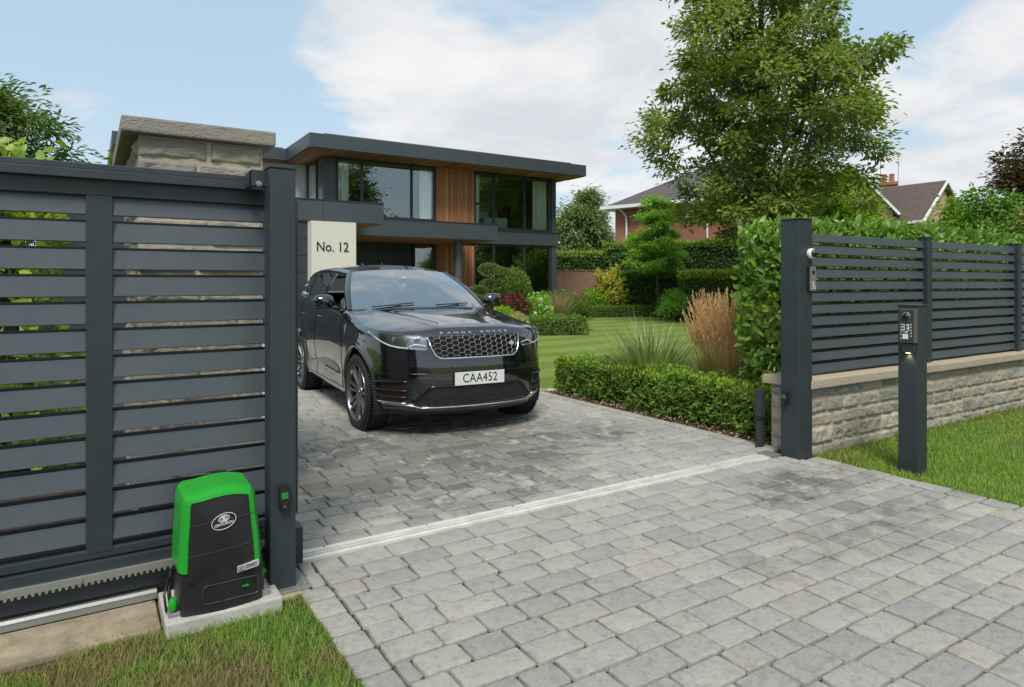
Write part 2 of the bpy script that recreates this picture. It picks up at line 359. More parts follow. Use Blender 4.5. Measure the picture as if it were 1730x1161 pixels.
    a = t.math('ADD', t.math('MULTIPLY', sp.outputs[1], .95), t.math('MULTIPLY', sp.outputs[0], -.12)); a = t.math('ADD', a, t.math('MULTIPLY', t.noise(pos, .35, 2), .8))
    stripe = t.maprange(t.math('SINE', t.math('MULTIPLY', a, 4.8)), -.35, .35, 0, 1, True)
    c = t.mix(stripe, (.17, .24, .045, 1), (.25, .33, .07, 1)); n = t.noise(pos, 2.2, 8, .7); n2 = t.noise(pos, 45, 6, .75)
    c = t.mix(t.maprange(n, .45, .75, 0, .55), c, (.21, .26, .055, 1)); c = t.mix(t.maprange(n2, .62, .35, 0, .5), c, (.08, .14, .02, 1))
    t.put(b.inputs['Base Color'], c); b.inputs['Roughness'].default_value = .8; b.inputs['Specular IOR Level'].default_value = .2; bump(t, b, n2, 1, .03)
    m, t, b = mat('soil_mulch'); SOIL = m; pos = t.new('ShaderNodeNewGeometry').outputs['Position']; n = t.noise(pos, 25, 8, .75)
    t.put(b.inputs['Base Color'], t.ramp(n, [(.3, (.022, .014, .009)), (.55, (.06, .036, .022)), (.75, (.12, .08, .05))])); b.inputs['Roughness'].default_value = .95; bump(t, b, n, 1, .03)
    m, t, b = mat('grass_thatch'); globals()['THATCH'] = m; pos = t.new('ShaderNodeNewGeometry').outputs['Position']; n = t.noise(pos, 40, 8, .8)
    t.put(b.inputs['Base Color'], t.mix(t.maprange(t.noise(pos, 2, 5), .4, .65), t.ramp(n, [(.3, (.045, .06, .012)), (.6, (.09, .13, .025)), (.8, (.16, .17, .05))]), t.ramp(n, [(.3, (.10, .08, .035)), (.7, (.24, .20, .10))]))); b.inputs['Roughness'].default_value = .95; bump(t, b, n, 1, .03)
    # red cedar boards
    m, t, b = mat('cedar_cladding'); CEDAR = m; geo = t.new('ShaderNodeNewGeometry'); co = objco(t)
    base = t.ramp(geo.outputs['Random Per Island'], [(0, (.24, .09, .035)), (.3, (.44, .20, .08)), (.55, (.33, .135, .052)), (.8, (.56, .30, .15)), (1, (.28, .11, .045))])
    st = t.new('ShaderNodeMapping'); t.put(st.inputs[0], co); st.inputs['Scale'].default_value = (14, 14, .7); n = t.noise(st, 4, 8, .7, .3)
    t.put(b.inputs['Base Color'], t.mix(t.maprange(n, .35, .7, 0, .6), base, (.20, .075, .028, 1))); b.inputs['Roughness'].default_value = .6; bump(t, b, n, .3, .004)
    m, t, b = mat('timber_soffit'); TIMBERSOFF = m; co = objco(t); wv = t.new('ShaderNodeTexWave', wave_type='BANDS', bands_direction='Y'); wv.inputs['Scale'].default_value = 3.2; t.put(wv.inputs['Vector'], co)
    n = t.noise(co, 2.5, 5); t.put(b.inputs['Base Color'], t.mix(t.maprange(wv.outputs['Fac'], 0, .12), (.05, .02, .01, 1), t.mix(n, (.28, .125, .055, 1), (.40, .20, .095, 1)))); b.inputs['Roughness'].default_value = .6
    m, t, b = mat('curtain'); CURTAIN = m; co = objco(t); b.inputs['Roughness'].default_value = .9
    t.put(b.inputs['Base Color'], t.mix(t.noise(co, 3), (.82, .86, .78, 1), (.9, .92, .87, 1))); b.inputs['Emission Color'].default_value = (0, 0, 0, 1)
    # brick
    def brick(name, c1, c2, mort, sc):
        m, t, b = mat(name); co = objco(t); sp = t.new('ShaderNodeSeparateXYZ'); t.put(sp.inputs[0], co); cb = t.new('ShaderNodeCombineXYZ')
        t.put(cb.inputs[0], t.math('ADD', sp.outputs[0], sp.outputs[1])); t.put(cb.inputs[1], sp.outputs[2])
        br = t.new('ShaderNodeTexBrick'); t.put(br.inputs['Vector'], cb); br.inputs['Scale'].default_value = 1; br.inputs['Brick Width'].default_value = .225; br.inputs['Row Height'].default_value = .075
        br.inputs['Mortar Size'].default_value = .009; br.inputs['Color1'].default_value = (*c1, 1); br.inputs['Color2'].default_value = (*c2, 1); br.inputs['Mortar'].default_value = (*mort, 1)
        t.put(b.inputs['Base Color'], t.mix(t.maprange(t.noise(co, 1.2, 6, .7), .3, .7, 0, .4), br.outputs['Color'], (*c1, 1))); b.inputs['Roughness'].default_value = .9; return m
    BRICK = brick('red_brick', (.28, .085, .05), (.36, .13, .08), (.30, .24, .19), 1)
    BUFF = brick('buff_brick', (.40, .28, .17), (.46, .33, .21), (.42, .37, .3), 1)
    def tile(name, c1, c2, axis):
        m, t, b = mat(name); co = objco(t); sp = t.new('ShaderNodeSeparateXYZ'); t.put(sp.inputs[0], co)
        v = t.math('FRACT', t.math('MULTIPLY', sp.outputs[2], 5.2)); n = t.noise(co, 5, 6, .7)
        c = t.mix(t.maprange(n, .3, .7), (*c1, 1), (*c2, 1)); c = t.mix(t.maprange(v, .82, .97, 0, .8), c, (.02, .015, .013, 1))
        t.put(b.inputs['Base Color'], c); b.inputs['Roughness'].default_value = .85; bump(t, b, v, 1, .06); return m
    TILE = tile('brown_roof_tile', (.085, .06, .055), (.15, .11, .10), 0)
    TILE2 = tile('grey_roof_tile', (.07, .062, .062), (.12, .105, .10), 0)
    m, t, b = mat('fence_boards'); FENCEWOOD = m; co = objco(t); sp = t.new('ShaderNodeSeparateXYZ'); t.put(sp.inputs[0], co)
    st = t.new('ShaderNodeMapping'); t.put(st.inputs[0], co); st.inputs['Scale'].default_value = (1, 1, 14); n = t.noise(st, 2, 6, .7)
    t.put(b.inputs['Base Color'], t.ramp(n, [(.3, (.19, .11, .07)), (.6, (.32, .19, .125)), (.8, (.40, .26, .18))])); b.inputs['Roughness'].default_value = .8
    # black metallic car paint under lacquer
    m, t, b = mat('car_paint_black'); PAINT = m; co = objco(t)
    fl = t.noise(co, 900, 2); t.put(b.inputs['Base Color'], t.mix(t.maprange(fl, .6, .8, 0, .6), (.0025, .003, .006, 1), (.010, .013, .022, 1)))
    b.inputs['Roughness'].default_value = .22; b.inputs['Specular IOR Level'].default_value = .25; b.inputs['Coat Weight'].default_value = 1; b.inputs['Coat Roughness'].default_value = .015; b.inputs['Coat IOR'].default_value = 1.85
    m, t, b = mat('ground_track'); GATE_TRACK = m; pos = t.new('ShaderNodeNewGeometry').outputs['Position']; n = t.noise(pos, 6, 8, .7)
    t.put(b.inputs['Base Color'], t.mix(t.maprange(n, .4, .7, 0, .7), (.74, .72, .66, 1), (.46, .42, .35, 1))); b.inputs['Roughness'].default_value = .42; b.inputs['Metallic'].default_value = .3
    bump(t, b, t.noise(pos, 70, 5), .25, .004)
special_mats()

# ------------------------------------------------------------------ helpers: foliage
def unit(a): return a / np.maximum(np.linalg.norm(a, axis=-1, keepdims=True), 1e-9)
def leaves(name, pts, axis, nrm, length, width, m, parent=None, kind='small', label=None, curl=.25, local=False):
    """one mesh of many leaves; pts base points, axis leaf directions, nrm upper-side normals"""
    pts = np.asarray(pts, float); N = len(pts); axis = unit(np.asarray(axis, float)); side = unit(np.cross(axis, np.asarray(nrm, float))); nn = unit(np.cross(side, axis))
    L = np.broadcast_to(np.asarray(length, float), (N,))[:, None]; W = np.broadcast_to(np.asarray(width, float), (N,))[:, None] * .5
    def P(a, w, h): return pts + axis * L * a + side * W * w + nn * L * h
    if kind == 'small':
        V = np.stack([P(0, 0, 0), P(.45, -1, .10), P(1, 0, -curl * .3), P(.45, 1, .10)], 1)
        F = np.array([[0, 1, 2], [0, 2, 3]]); npf = 3
    else:
        V = np.stack([P(0, 0, 0), P(.36, -.9, .07), P(.36, 0, .02), P(.36, .9, .07), P(.72, -.78, .03 - curl * .12), P(.72, 0, -.02 - curl * .15), P(.72, .78, .03 - curl * .12), P(1, 0, -.05 - curl * .5)], 1)
        F = np.array([[0, 1, 2, 2], [0, 2, 3, 3], [1, 4, 5, 2], [2, 5, 6, 3], [4, 7, 5, 5], [5, 7, 6, 6]])
        tri = np.array([[0, 1, 2], [0, 2, 3], [1, 4, 5], [1, 5, 2], [2, 5, 6], [2, 6, 3], [4, 7, 5], [5, 7, 6]]); F = tri; npf = 3
    k = V.shape[1]; faces = (F[None] + (np.arange(N) * k)[:, None, None]).reshape(-1)
    me = npmesh(name, V.reshape(-1, 3), faces, npf)
    return link(name, me, m, parent, local=local, smooth=(kind != 'small'), label=label)
def blades(name, base, dirs, length, width, m, parent=None, seg=4, droop=.5, label=None, local=False, taper=1.0, rng=RNG):
    """grass-like strips rising from base, bending outwards along dirs (horizontal unit) ; dirs z = stiffness"""
    base = np.asarray(base, float); N = len(base); L = np.broadcast_to(np.asarray(length, float), (N,)); W = np.broadcast_to(np.asarray(width, float), (N,))
    d = np.asarray(dirs, float); h = unit(d * [1, 1, 0] + 1e-6); lean = np.linalg.norm(d[:, :2], axis=1); droop = np.broadcast_to(np.asarray(droop, float), (N,))
    side = np.stack([-h[:, 1], h[:, 0], np.zeros(N)], 1); tw = rng.uniform(-.7, .7, N)[:, None]; side = unit(side + h * tw)
    V = []; p = base.copy(); 
    for i in range(seg + 1):
        f = i / seg; w = (W * (1 - f ** 1.6 * taper) * .5)[:, None]
        V += [p - side * w, p + side * w]
        ang = lean + droop * (f ** 1.5) * 1.9
        step = np.stack([h[:, 0] * np.sin(ang), h[:, 1] * np.sin(ang), np.cos(ang)], 1); p = p + step * (L / seg)[:, None]
    V = np.stack(V, 1); k = V.shape[1]
    F = np.array([[2 * i, 2 * i + 1, 2 * i + 3, 2 * i + 2] for i in range(seg)])
    faces = (F[None] + (np.arange(N) * k)[:, None, None]).reshape(-1)
    return link(name, npmesh(name, V.reshape(-1, 3), faces, 4), m, parent, local=local, smooth=True, label=label)
def rdir(n, rng=RNG): return unit(rng.normal(size=(n, 3)))
def clip_noise(P, s, seed=0.):
    return np.array([mnoise.noise(Vector((p[0] * s + seed, p[1] * s, p[2] * s))) for p in P])

def hedge_box(root, x0, x1, y0, y1, z1, rot=0, n=9000, leaf=(.035, .02), m=None, core=None, rough=.05, sides='all', kind='small', seed=0, z0=0., lump=.06, topm=None):
    """clipped hedge: leaves over the faces of a box plus an added closed dark core. local coords around root"""
    rng = np.random.default_rng(seed + 11); lx, ly, lz = x1 - x0, y1 - y0, z1 - z0
    ar = np.array([lx * ly * 1.3, lx * lz, lx * lz, ly * lz, ly * lz]); nf = (ar / ar.sum() * n).astype(int); P = []; Nn = []
    for k, c in enumerate(nf):
        a, b_ = rng.random(c), rng.random(c)
        if k == 0: p = np.stack([x0 + a * lx, y0 + b_ * ly, np.full(c, z1)], 1); nv = [0, 0, 1]
        elif k == 1: p = np.stack([x0 + a * lx, np.full(c, y0), z0 + b_ * lz], 1); nv = [0, -1, 0]
        elif k == 2: p = np.stack([x0 + a * lx, np.full(c, y1), z0 + b_ * lz], 1); nv = [0, 1, 0]
        elif k == 3: p = np.stack([np.full(c, x0), y0 + a * ly, z0 + b_ * lz], 1); nv = [-1, 0, 0]
        else: p = np.stack([np.full(c, x1), y0 + a * ly, z0 + b_ * lz], 1); nv = [1, 0, 0]
        P.append(p); Nn.append(np.tile(nv, (c, 1)))
    P = np.concatenate(P); Nn = np.concatenate(Nn).astype(float)
    cx, cy, cz = (x0 + x1) / 2, (y0 + y1) / 2, (z0 + z1) / 2
    dis = clip_noise(P, 3.2, seed * 3.3) * lump + clip_noise(P, 9, seed) * lump * .6
    # rounded arrises
    q = (P - [cx, cy, cz]) / [lx / 2, ly / 2, lz / 2]; e = np.sort(np.abs(q), 1)[:, 1]; inset = np.clip((e - .8) / .2, 0, 1) ** 2 * min(lx, ly, lz) * .06
    P = P + Nn * (dis - inset + rng.uniform(-rough, rough * .6, len(P)))[:, None]
    ax = unit(Nn * .55 + rdir(len(P), rng) * .9 + [0, 0, .35]); nr = unit(Nn + rdir(len(P), rng) * .6 + [0, 0, .4])
    L = leaf[0] * rng.uniform(.65, 1.25, len(P)); W = leaf[1] * rng.uniform(.7, 1.2, len(P))
    o = leaves('foliage', P, ax, nr, L, W, m, root, kind, local=True)
    b = MB(); k = 3; ins = rough + lump * .9 + .012
    # added closed core, dark like inner shade, to block the view through
    for face in range(5):
        rows = []; nu, nv2 = max(3, int(max(lx, ly) / .12)), max(3, int(lz / .12))
        nu = min(nu, 60); 
        for i in range(nv2 + 1):
            row = []
            for j in range(nu + 1):
                a, c = j / nu, i / nv2
                X0, X1, Y0, Y1, Z1 = x0 + ins, x1 - ins, y0 + ins, y1 - ins, z1 - ins
                p = [(X0 + a * (X1 - X0), Y0, z0 + c * (Z1 - z0)), (X0 + a * (X1 - X0), Y1, z0 + c * (Z1 - z0)), (X0, Y0 + a * (Y1 - Y0), z0 + c * (Z1 - z0)), (X1, Y0 + a * (Y1 - Y0), z0 + c * (Z1 - z0)), (X0 + a * (X1 - X0), Y0 + c * (Y1 - Y0), Z1)][face]
                row.append(p)
            rows.append(row)
        b.grid(rows)
    b.build('dark_core', core, root, local=True, weld=True)
    return o

def tree(name, label, cat, base, height, env, trunk_r, nclump, leaves_per, leaf, m, seed=1, limb_n=14, clump_r=.4, group=None, lean=(0, 0), trunk_top=.8, kind='small', first=.25, bark=None, flat=.6, hang=0., squash=1., cyl=1.0):
    """env: list of (height fraction, crown radius). limbs reach from trunk to every clump of leaves"""
    rng = np.random.default_rng(seed); root = thing(name, label, cat, base, group=group); bark = bark or BARK
    hz = np.array([e[0] for e in env]) * height; er = np.array([e[1] for e in env])
    T = lambda z: np.array([lean[0] * (z / height) ** 1.5 + .06 * math.sin(z * 1.3 + seed), lean[1] * (z / height) ** 1.5 + .06 * math.cos(z * 1.1 + seed), z])
    b = MB(); zs = np.linspace(0, height * trunk_top, 14)
    b.tube([T(z) for z in zs], [trunk_r * (1.35 if i == 0 else 1) * (1 - .88 * (z / (height * trunk_top))) + .012 for i, z in enumerate(zs)], 10)
    b.build('trunk', bark, root, local=True, smooth=True)
    # clump centres, denser to the outside, thinned by noise so that gaps open
    C = []; tries = 0
    while len(C) < nclump and tries < nclump * 60:
        tries += 1; z = rng.uniform(hz[0], hz[-1]); r = np.interp(z, hz, er)
        rr = r * math.sqrt(rng.uniform(.02, 1)); a = rng.uniform(0, 2 * math.pi)
        if rng.random() > (r / er.max()) ** 1.2 + .06: continue
        lobe = 1 + .20 * math.sin(3 * a + seed + z * 1.4) + .12 * math.sin(7 * a + z * 3.1)
        p = T(min(z, height * trunk_top)) * [1, 1, 0] + [math.cos(a) * rr * lobe, math.sin(a) * rr * lobe * squash, z]
        if mnoise.noise(Vector(p) * (1.1 / max(.5, clump_r * 1.6)) + Vector((seed, 0, 0))) < -.14 and rr > r * .25: continue
        C.append(p)
    C = np.array(C)
    # limbs
    limbs = []; lb = MB(); hs = np.linspace(height * first, height * trunk_top * .96, limb_n)
    for i, h in enumerate(hs):
        a = i * 2.4 + seed; t0 = T(h); hh = min(h + (height - h) * .35 + .25 * height * .3, hz[-1] * .97); r = np.interp(hh, hz, er) * .82
        t1 = np.array([t0[0] + math.cos(a) * r, t0[1] + math.sin(a) * r * squash, hh]); mid = t0 * .5 + t1 * .5 + [0, 0, -r * .08] + rng.normal(size=3) * r * .05
        pts = [t0, t0 * .72 + mid * .28 + [0, 0, .02], mid, mid * .45 + t1 * .55 + rng.normal(size=3) * r * .04, t1]
        r0 = max(.008, trunk_r * .42 * (1 - h / height)); lb.tube(pts, [r0, r0 * .8, r0 * .55, r0 * .35, r0 * .12], 6); limbs.append(pts)
    S = np.array([p for l in limbs for p in [np.array(l[1]) * .5 + np.array(l[2]) * .5, l[2], np.array(l[2]) * .5 + np.array(l[3]) * .5, l[3], l[4]]] + [T(z) for z in np.linspace(height * first, height * trunk_top, 12)])
    tw = max(.004, trunk_r * .045)
    for c in C:
        k = np.argmin(((S - c) ** 2).sum(1) + np.maximum(0, S[:, 2] - c[2]) ** 2 * 2); s0 = S[k]; d = c - s0
        lb.tube([s0, s0 + d * .5 + rng.normal(size=3) * .05 * np.linalg.norm(d) + [0, 0, -.03], c + d * .06], [tw, tw * .7, tw * .3], 4, cap=False)
    lb.build('limbs', bark, root, local=True, smooth=True, fix=False)
    n = len(C) * leaves_per; ci = np.repeat(np.arange(len(C)), leaves_per); sc = rng.uniform(.6, 1.25, len(C))[ci]
    off = rng.normal(size=(n, 3)) * [1, 1, flat] * clump_r * .55 * sc[:, None]
    P = C[ci] + off; out = unit((P - [0, 0, 0]) * [1, 1, 0] + 1e-6)
    ax = unit(unit(off) * .8 + out * .5 + rdir(n, rng) * .55 + [0, 0, -.15 - hang]); nr = unit(rdir(n, rng) * .55 + [0, 0, 1] + out * .25)
    leaves('crown', P, ax, nr, leaf[0] * rng.uniform(.6, 1.2, n), leaf[1] * rng.uniform(.7, 1.2, n), m, root, kind, local=True)
    return root

def mound(name, label, cat, base, rx, ry, h, n, leaf, m, core=None, seed=0, group=None, kind='small', lump=.15, up=.3, stemmed=0, extra=None):
    """rounded shrub: leaf shell over a lumpy half-globe on short stems"""
    rng = np.random.default_rng(seed + 5); root = thing(name, label, cat, base, group=group)
    d = rdir(n, rng); d[:, 2] = np.abs(d[:, 2]) * 1.0 - .35 * (rng.random(n) < .35); d = unit(d)
    rad = 1 + lump * clip_noise(d * 2.2 + seed, 1.6) * 1.5 + rng.normal(size=n) * .05 - .22 * (rng.random(n) ** 3)
    z0 = stemmed; hh = (h - z0)
    P = np.stack([d[:, 0] * rx * rad, d[:, 1] * ry * rad, z0 + hh * .38 + d[:, 2] * hh * .62 * rad], 1); P[:, 2] = np.maximum(P[:, 2], .02 + z0 * .7)
    ax = unit(d * .7 + rdir(n, rng) * .6 + [0, 0, up]); nr = unit(d + rdir(n, rng) * .5)
    leaves('foliage', P, ax, nr, leaf[0] * rng.uniform(.6, 1.25, n), leaf[1] * rng.uniform(.7, 1.2, n), m, root, kind, local=True)
    b = MB(); nr_, ns = 8, 14; rows = []
    for i in range(nr_ + 1):
        ph = -.5 + i / nr_ * (math.pi / 2 + .5); rows.append([(math.cos(2 * math.pi * j / ns) * math.cos(ph) * rx * .74, math.sin(2 * math.pi * j / ns) * math.cos(ph) * ry * .74, z0 + hh * .38 + math.sin(ph) * hh * .62 * .74) for j in range(ns + 1)])
    b.grid(rows)  # added dark globe under the leaf shell, stops see-through
    if stemmed or True:
        for k in range(5):
            a = k * 1.26; b.tube([(math.cos(a) * .05, math.sin(a) * .05, 0), (math.cos(a) * rx * .3, math.sin(a) * ry * .3, z0 + hh * .3)], [.02, .01], 5)
    b.build('dark_core', core or CORE_SHADE, root, local=True, weld=True)
    return root

def clump_grass(name, label, base, n, h, spread, width, m, seed=0, droop=.5, group=None, lean=.35, tips=None, cat='ornamental grass', seg=6, br=.12):
    rng = np.random.default_rng(seed + 77); root = thing(name, label, cat, base, group=group)
    a = rng.uniform(0, 2 * math.pi, n); r = np.sqrt(rng.random(n)) * br; B = np.stack([np.cos(a) * r, np.sin(a) * r, np.zeros(n)], 1)
    ln = rng.uniform(.02, 1, n) ** 1.0 * lean; D = np.stack([np.cos(a) * ln, np.sin(a) * ln, np.ones(n)], 1) + rng.normal(size=(n, 3)) * [.08, .08, 0]
    blades('blades', B, D, h * rng.uniform(.6, 1.1, n), width * rng.uniform(.6, 1.2, n), m, root, seg, droop * rng.uniform(.1, 1.2, n) * spread, local=True, rng=rng)
    if tips:   # feathery seed heads: (count, material, height, width)
        k, tm, th, tw = tips; a = rng.uniform(0, 2 * math.pi, k); ln = rng.uniform(0, lean * .75, k)
        B = np.stack([np.cos(a) * br * .7, np.sin(a) * br * .7, np.zeros(k)], 1) * rng.random((k, 1)); D = np.stack([np.cos(a) * ln, np.sin(a) * ln, np.ones(k)], 1)
        hgt = th * rng.uniform(.78, 1.08, k)
        blades('stems', B, D, hgt, .004, tm, root, 5, .12, local=True, rng=rng, taper=.5)
        # plume barbs hugging the upper third
        q = 22; idx = np.repeat(np.arange(k), q); f = rng.uniform(.72, 1.0, k * q); hl = unit(D[idx] * [1, 1, 0] + 1e-6); L = hgt[idx]
        ang = ln[idx] + .12 * .6; P = B[idx] + np.stack([hl[:, 0] * np.sin(ang) * f * L, hl[:, 1] * np.sin(ang) * f * L, np.cos(ang) * f * L], 1)
        ax = unit(np.stack([hl[:, 0] * np.sin(ang), hl[:, 1] * np.sin(ang), np.cos(ang)], 1) + rng.normal(size=(k * q, 3)) * .15)
        leaves('seed_heads', P, ax, rdir(k * q, rng), (.058 if th < 2 else .08) * rng.uniform(.6, 1.2, k * q), tw, tm, root, 'small', local=True)
    return root

CORE_SHADE = simple('core_shade_green', (.030, .040, .016), .95, spec=.1, var=.4, scale=14)  # dark green of the added cores, standing in for shade among leaves
L_LAUREL = leafmat('laurel_leaf', [(.055, .13, .012), (.085, .19, .02), (.045, .11, .014), (.10, .19, .03), (.06, .14, .02), (.13, .22, .035)], .42, .3, .45, patch=(7, (.24, .20, .05), .62, .72, .55))
L_BOX = leafmat('box_leaf', [(.06, .115, .016), (.12, .20, .025), (.04, .085, .012), (.09, .16, .02), (.15, .19, .04)], .45, .34, .35, patch=(9, (.22, .17, .06), .62, .72, .55))
L_BIG = leafmat('tree_leaf', [(.09, .13, .028), (.15, .20, .045), (.06, .095, .022), (.22, .26, .075), (.11, .16, .035), (.20, .20, .08)], .38, .35, .5)
L_YOUNG = leafmat('young_tree_leaf', [(.13, .22, .04), (.20, .33, .06), (.16, .27, .05)], .4, .5)
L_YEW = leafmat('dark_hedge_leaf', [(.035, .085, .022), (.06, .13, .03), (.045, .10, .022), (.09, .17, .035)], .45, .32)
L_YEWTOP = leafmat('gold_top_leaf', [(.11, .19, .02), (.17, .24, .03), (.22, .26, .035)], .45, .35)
L_WILLOW = leafmat('grey_green_leaf', [(.10, .15, .055), (.15, .20, .08), (.075, .12, .045), (.12, .17, .05)], .5, .3)
L_LIME = leafmat('lime_leaf', [(.13, .26, .02), (.20, .34, .03), (.10, .2, .02)], .4, .4)
L_YELLOW = leafmat('yellow_leaf', [(.38, .36, .03), (.5, .43, .05), (.28, .30, .03)], .45, .4)
L_MAROON = leafmat('maroon_leaf', [(.09, .022, .022), (.14, .04, .035), (.06, .016, .018), (.16, .07, .05)], .45, .3)
L_COPPERB = leafmat('copper_beech_leaf', [(.055, .035, .022), (.08, .055, .03), (.04, .028, .018), (.10, .08, .035)], .4, .25)
L_YGREEN = leafmat('yellow_green_leaf', [(.12, .21, .02), (.18, .28, .03), (.09, .16, .02), (.25, .30, .03)], .4, .4)
L_ASH = leafmat('ash_leaf', [(.07, .12, .04), (.12, .18, .06), (.055, .095, .03), (.15, .21, .08)], .42, .3)
L_BLUE = leafmat('blue_grass_leaf', [(.06, .13, .06), (.09, .18, .075), (.05, .11, .05)], .45, .3)
L_PHORM = leafmat('sedge_leaf', [(.08, .14, .035), (.14, .21, .06), (.30, .34, .18), (.06, .11, .025)], .35, .3)
L_RED = leafmat('red_sedge_leaf', [(.11, .055, .035), (.18, .10, .06), (.09, .07, .04), (.20, .14, .07)], .5, .25)
L_TAN = leafmat('feather_grass', [(.30, .20, .09), (.42, .30, .15), (.25, .19, .08)], .6, .35, zgrad=(0, 1.05, [(.07, .10, .02), (.14, .17, .04), (.24, .21, .08), (.44, .31, .16)]))
L_PLUME = leafmat('tan_plume', [(.42, .26, .14), (.52, .36, .21), (.34, .20, .10)], .6, .35)
L_ORANGE = leafmat('orange_green_sedge', [(.20, .13, .04), (.11, .14, .03), (.26, .15, .05), (.08, .12, .03)], .5, .3)
L_WHITEFL = leafmat('white_petals', [(.72, .74, .66), (.80, .80, .74)], .6, .3)
L_GRASS = leafmat('verge_grass', [(.07, .17, .012), (.11, .24, .02), (.055, .14, .01), (.16, .26, .03), (.27, .24, .09), (.09, .2, .015)], .5, .42, patch=(2.1, (.30, .24, .10), .46, .58, .9))
L_GRASS2 = leafmat('verge_grass_right', [(.11, .20, .018), (.16, .27, .03), (.09, .17, .016), (.22, .30, .045)], .45, .35, patch=(2.3, (.22, .20, .06), .6, .75, .6))

# ================================================================== GROUND
def sheet(name, x0, x1, y0, y1, z, m, nx=1, ny=1, kind='structure', label=None):
    b = MB(); b.grid([[(x0 + (x1 - x0) * i / nx, y0 + (y1 - y0) * j / ny, z) for i in range(nx + 1)] for j in range(ny + 1)])
    o = b.build(name, m, fix=False); tag(o, label, None, kind=kind); return o
sheet('ground', -400, 400, -400, 400, -.03, LAWN)
sheet('garden_lawn', 5.42, 60, 3.8, 60, -.002, LAWN)
sheet('front_verge_soil', -6, .835, -3, 3.22, -.004, THATCH)
sheet('right_verge_soil', 5.20, 30, -3, 3.44, -.004, THATCH)
sheet('planting_bed_soil', 5.205, 8.2, 3.58, 7.45, .006, SOIL)
sheet('drive_base', -1.2, 5.21, -3, 17.2, .010, JOINT)

def paving(name, regions, seed):
    rng = random.Random(seed); V = []; F = []
    def stone(x0, x1, y0, y1, rough):
        j = .0055 + rng.uniform(-.0008, .002); x0 += j; x1 -= j; y0 += j; y1 -= j
        if x1 - x0 < .03 or y1 - y0 < .03: return
        b = len(V); z = .030 + rng.uniform(-.0025, .0035); tx, ty = rng.uniform(-.008, .008), rng.uniform(-.008, .008)
        cx, cy = (x0 + x1) / 2, (y0 + y1) / 2; L, Wd = x1 - x0, y1 - y0; ring = []; c = rng.uniform(.004, .014)
        per = [(x0 + c, y0)] + [(x0 + L * f, y0) for f in (.3, .5, .7)] + [(x1 - c, y0), (x1, y0 + c), (x1, cy), (x1, y1 - c), (x1 - c, y1)] + [(x0 + L * f, y1) for f in (.7, .5, .3)] + [(x0 + c, y1), (x0, y1 - c), (x0, cy), (x0, y0 + c)]
        n = len(per)
        for (x, y) in per: ring.append((x + rng.uniform(-1, 1) * rough, y + rng.uniform(-1, 1) * rough * .8))
        def P(f_, dz, q): return (cx + (q[0] - cx) * f_[0], cy + (q[1] - cy) * f_[1], z + dz + (q[0] - cx) * tx + (q[1] - cy) * ty)
        i1 = (1 - .0045 / L, 1 - .0045 / Wd); i2 = (1 - .016 / L, 1 - .016 / Wd)
        for q in ring: V.append((q[0], q[1], .002))
        for q in ring: V.append(P((1, 1), -.0042, q))
        for q in ring: V.append(P(i1, rng.uniform(-.0012, 0), q))
        for q in ring: V.append(P(i2, rng.uniform(-.0006, .0016), q))
        for r in range(3):
            for i in range(n): F.append((b + r * n + i, b + r * n + (i + 1) % n, b + (r + 1) * n + (i + 1) % n, b + (r + 1) * n + i))
        V.append((cx, cy, z + rng.uniform(0, .002)))
        for i in range(n): F.append((b + 3 * n + i, b + 3 * n + (i + 1) % n, b + 4 * n))
    for (x0, x1, y0, y1, dep, lens, rough, kind) in regions:
        if kind == 'edge':
            y = y0
            while y < y1 - .03:
                l = rng.uniform(*lens); e = min(y + l, y1); e = y1 if y1 - e < .08 else e; stone(x0, x1, y, e, rough); y = e
            continue
        y = y0; k = 0
        while y < y1 - .02:
            d = rng.choice(dep) if isinstance(dep, tuple) else dep; d = min(d, y1 - y); d = d + (y1 - y - d if y1 - y - d < .07 else 0)
            x = x0 - (rng.uniform(0, .15)); first = True
            while x < x1 - .001:
                l = rng.choice(lens) * rng.uniform(.94, 1.06); e = x + l
                if x1 - e < .09: e = x1
                xs = max(x, x0)
                if e - xs > .07: stone(xs, min(e, x1), y, y + d, rough); x = e
                elif e <= xs: x = e
                else: stone(xs, min(xs + .14, x1), y, y + d, rough); x = xs + .14
            y += d
    me = bpy.data.meshes.new(name); me.from_pydata(V, [], F); me.update()
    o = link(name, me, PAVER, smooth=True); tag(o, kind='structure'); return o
LN = (.17, .21, .235, .26, .285, .31, .25)
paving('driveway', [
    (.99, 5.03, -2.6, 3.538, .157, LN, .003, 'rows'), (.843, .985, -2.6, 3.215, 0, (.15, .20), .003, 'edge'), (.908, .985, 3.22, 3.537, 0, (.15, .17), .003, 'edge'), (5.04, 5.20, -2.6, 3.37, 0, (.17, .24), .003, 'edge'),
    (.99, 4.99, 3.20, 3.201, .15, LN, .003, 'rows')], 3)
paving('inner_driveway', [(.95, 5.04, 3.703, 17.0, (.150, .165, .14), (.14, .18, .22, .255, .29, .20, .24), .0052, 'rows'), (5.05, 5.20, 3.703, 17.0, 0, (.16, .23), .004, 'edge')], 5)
sheet('front_terrace', -1.2, 9.2, 17.0, 24, .012, CONC)
b = MB(); b.box(5.21, 5.265, 7.42, 16.9, -.01, .045, bev=.006); tag(b.build('lawn_edging_kerb', CONC), kind='structure')
b = MB(); b.box(5.268, 5.44, 7.36, 7.44, -.01, .05, bev=.006); tag(b.build('bed_edging_kerb', SAND), kind='structure')

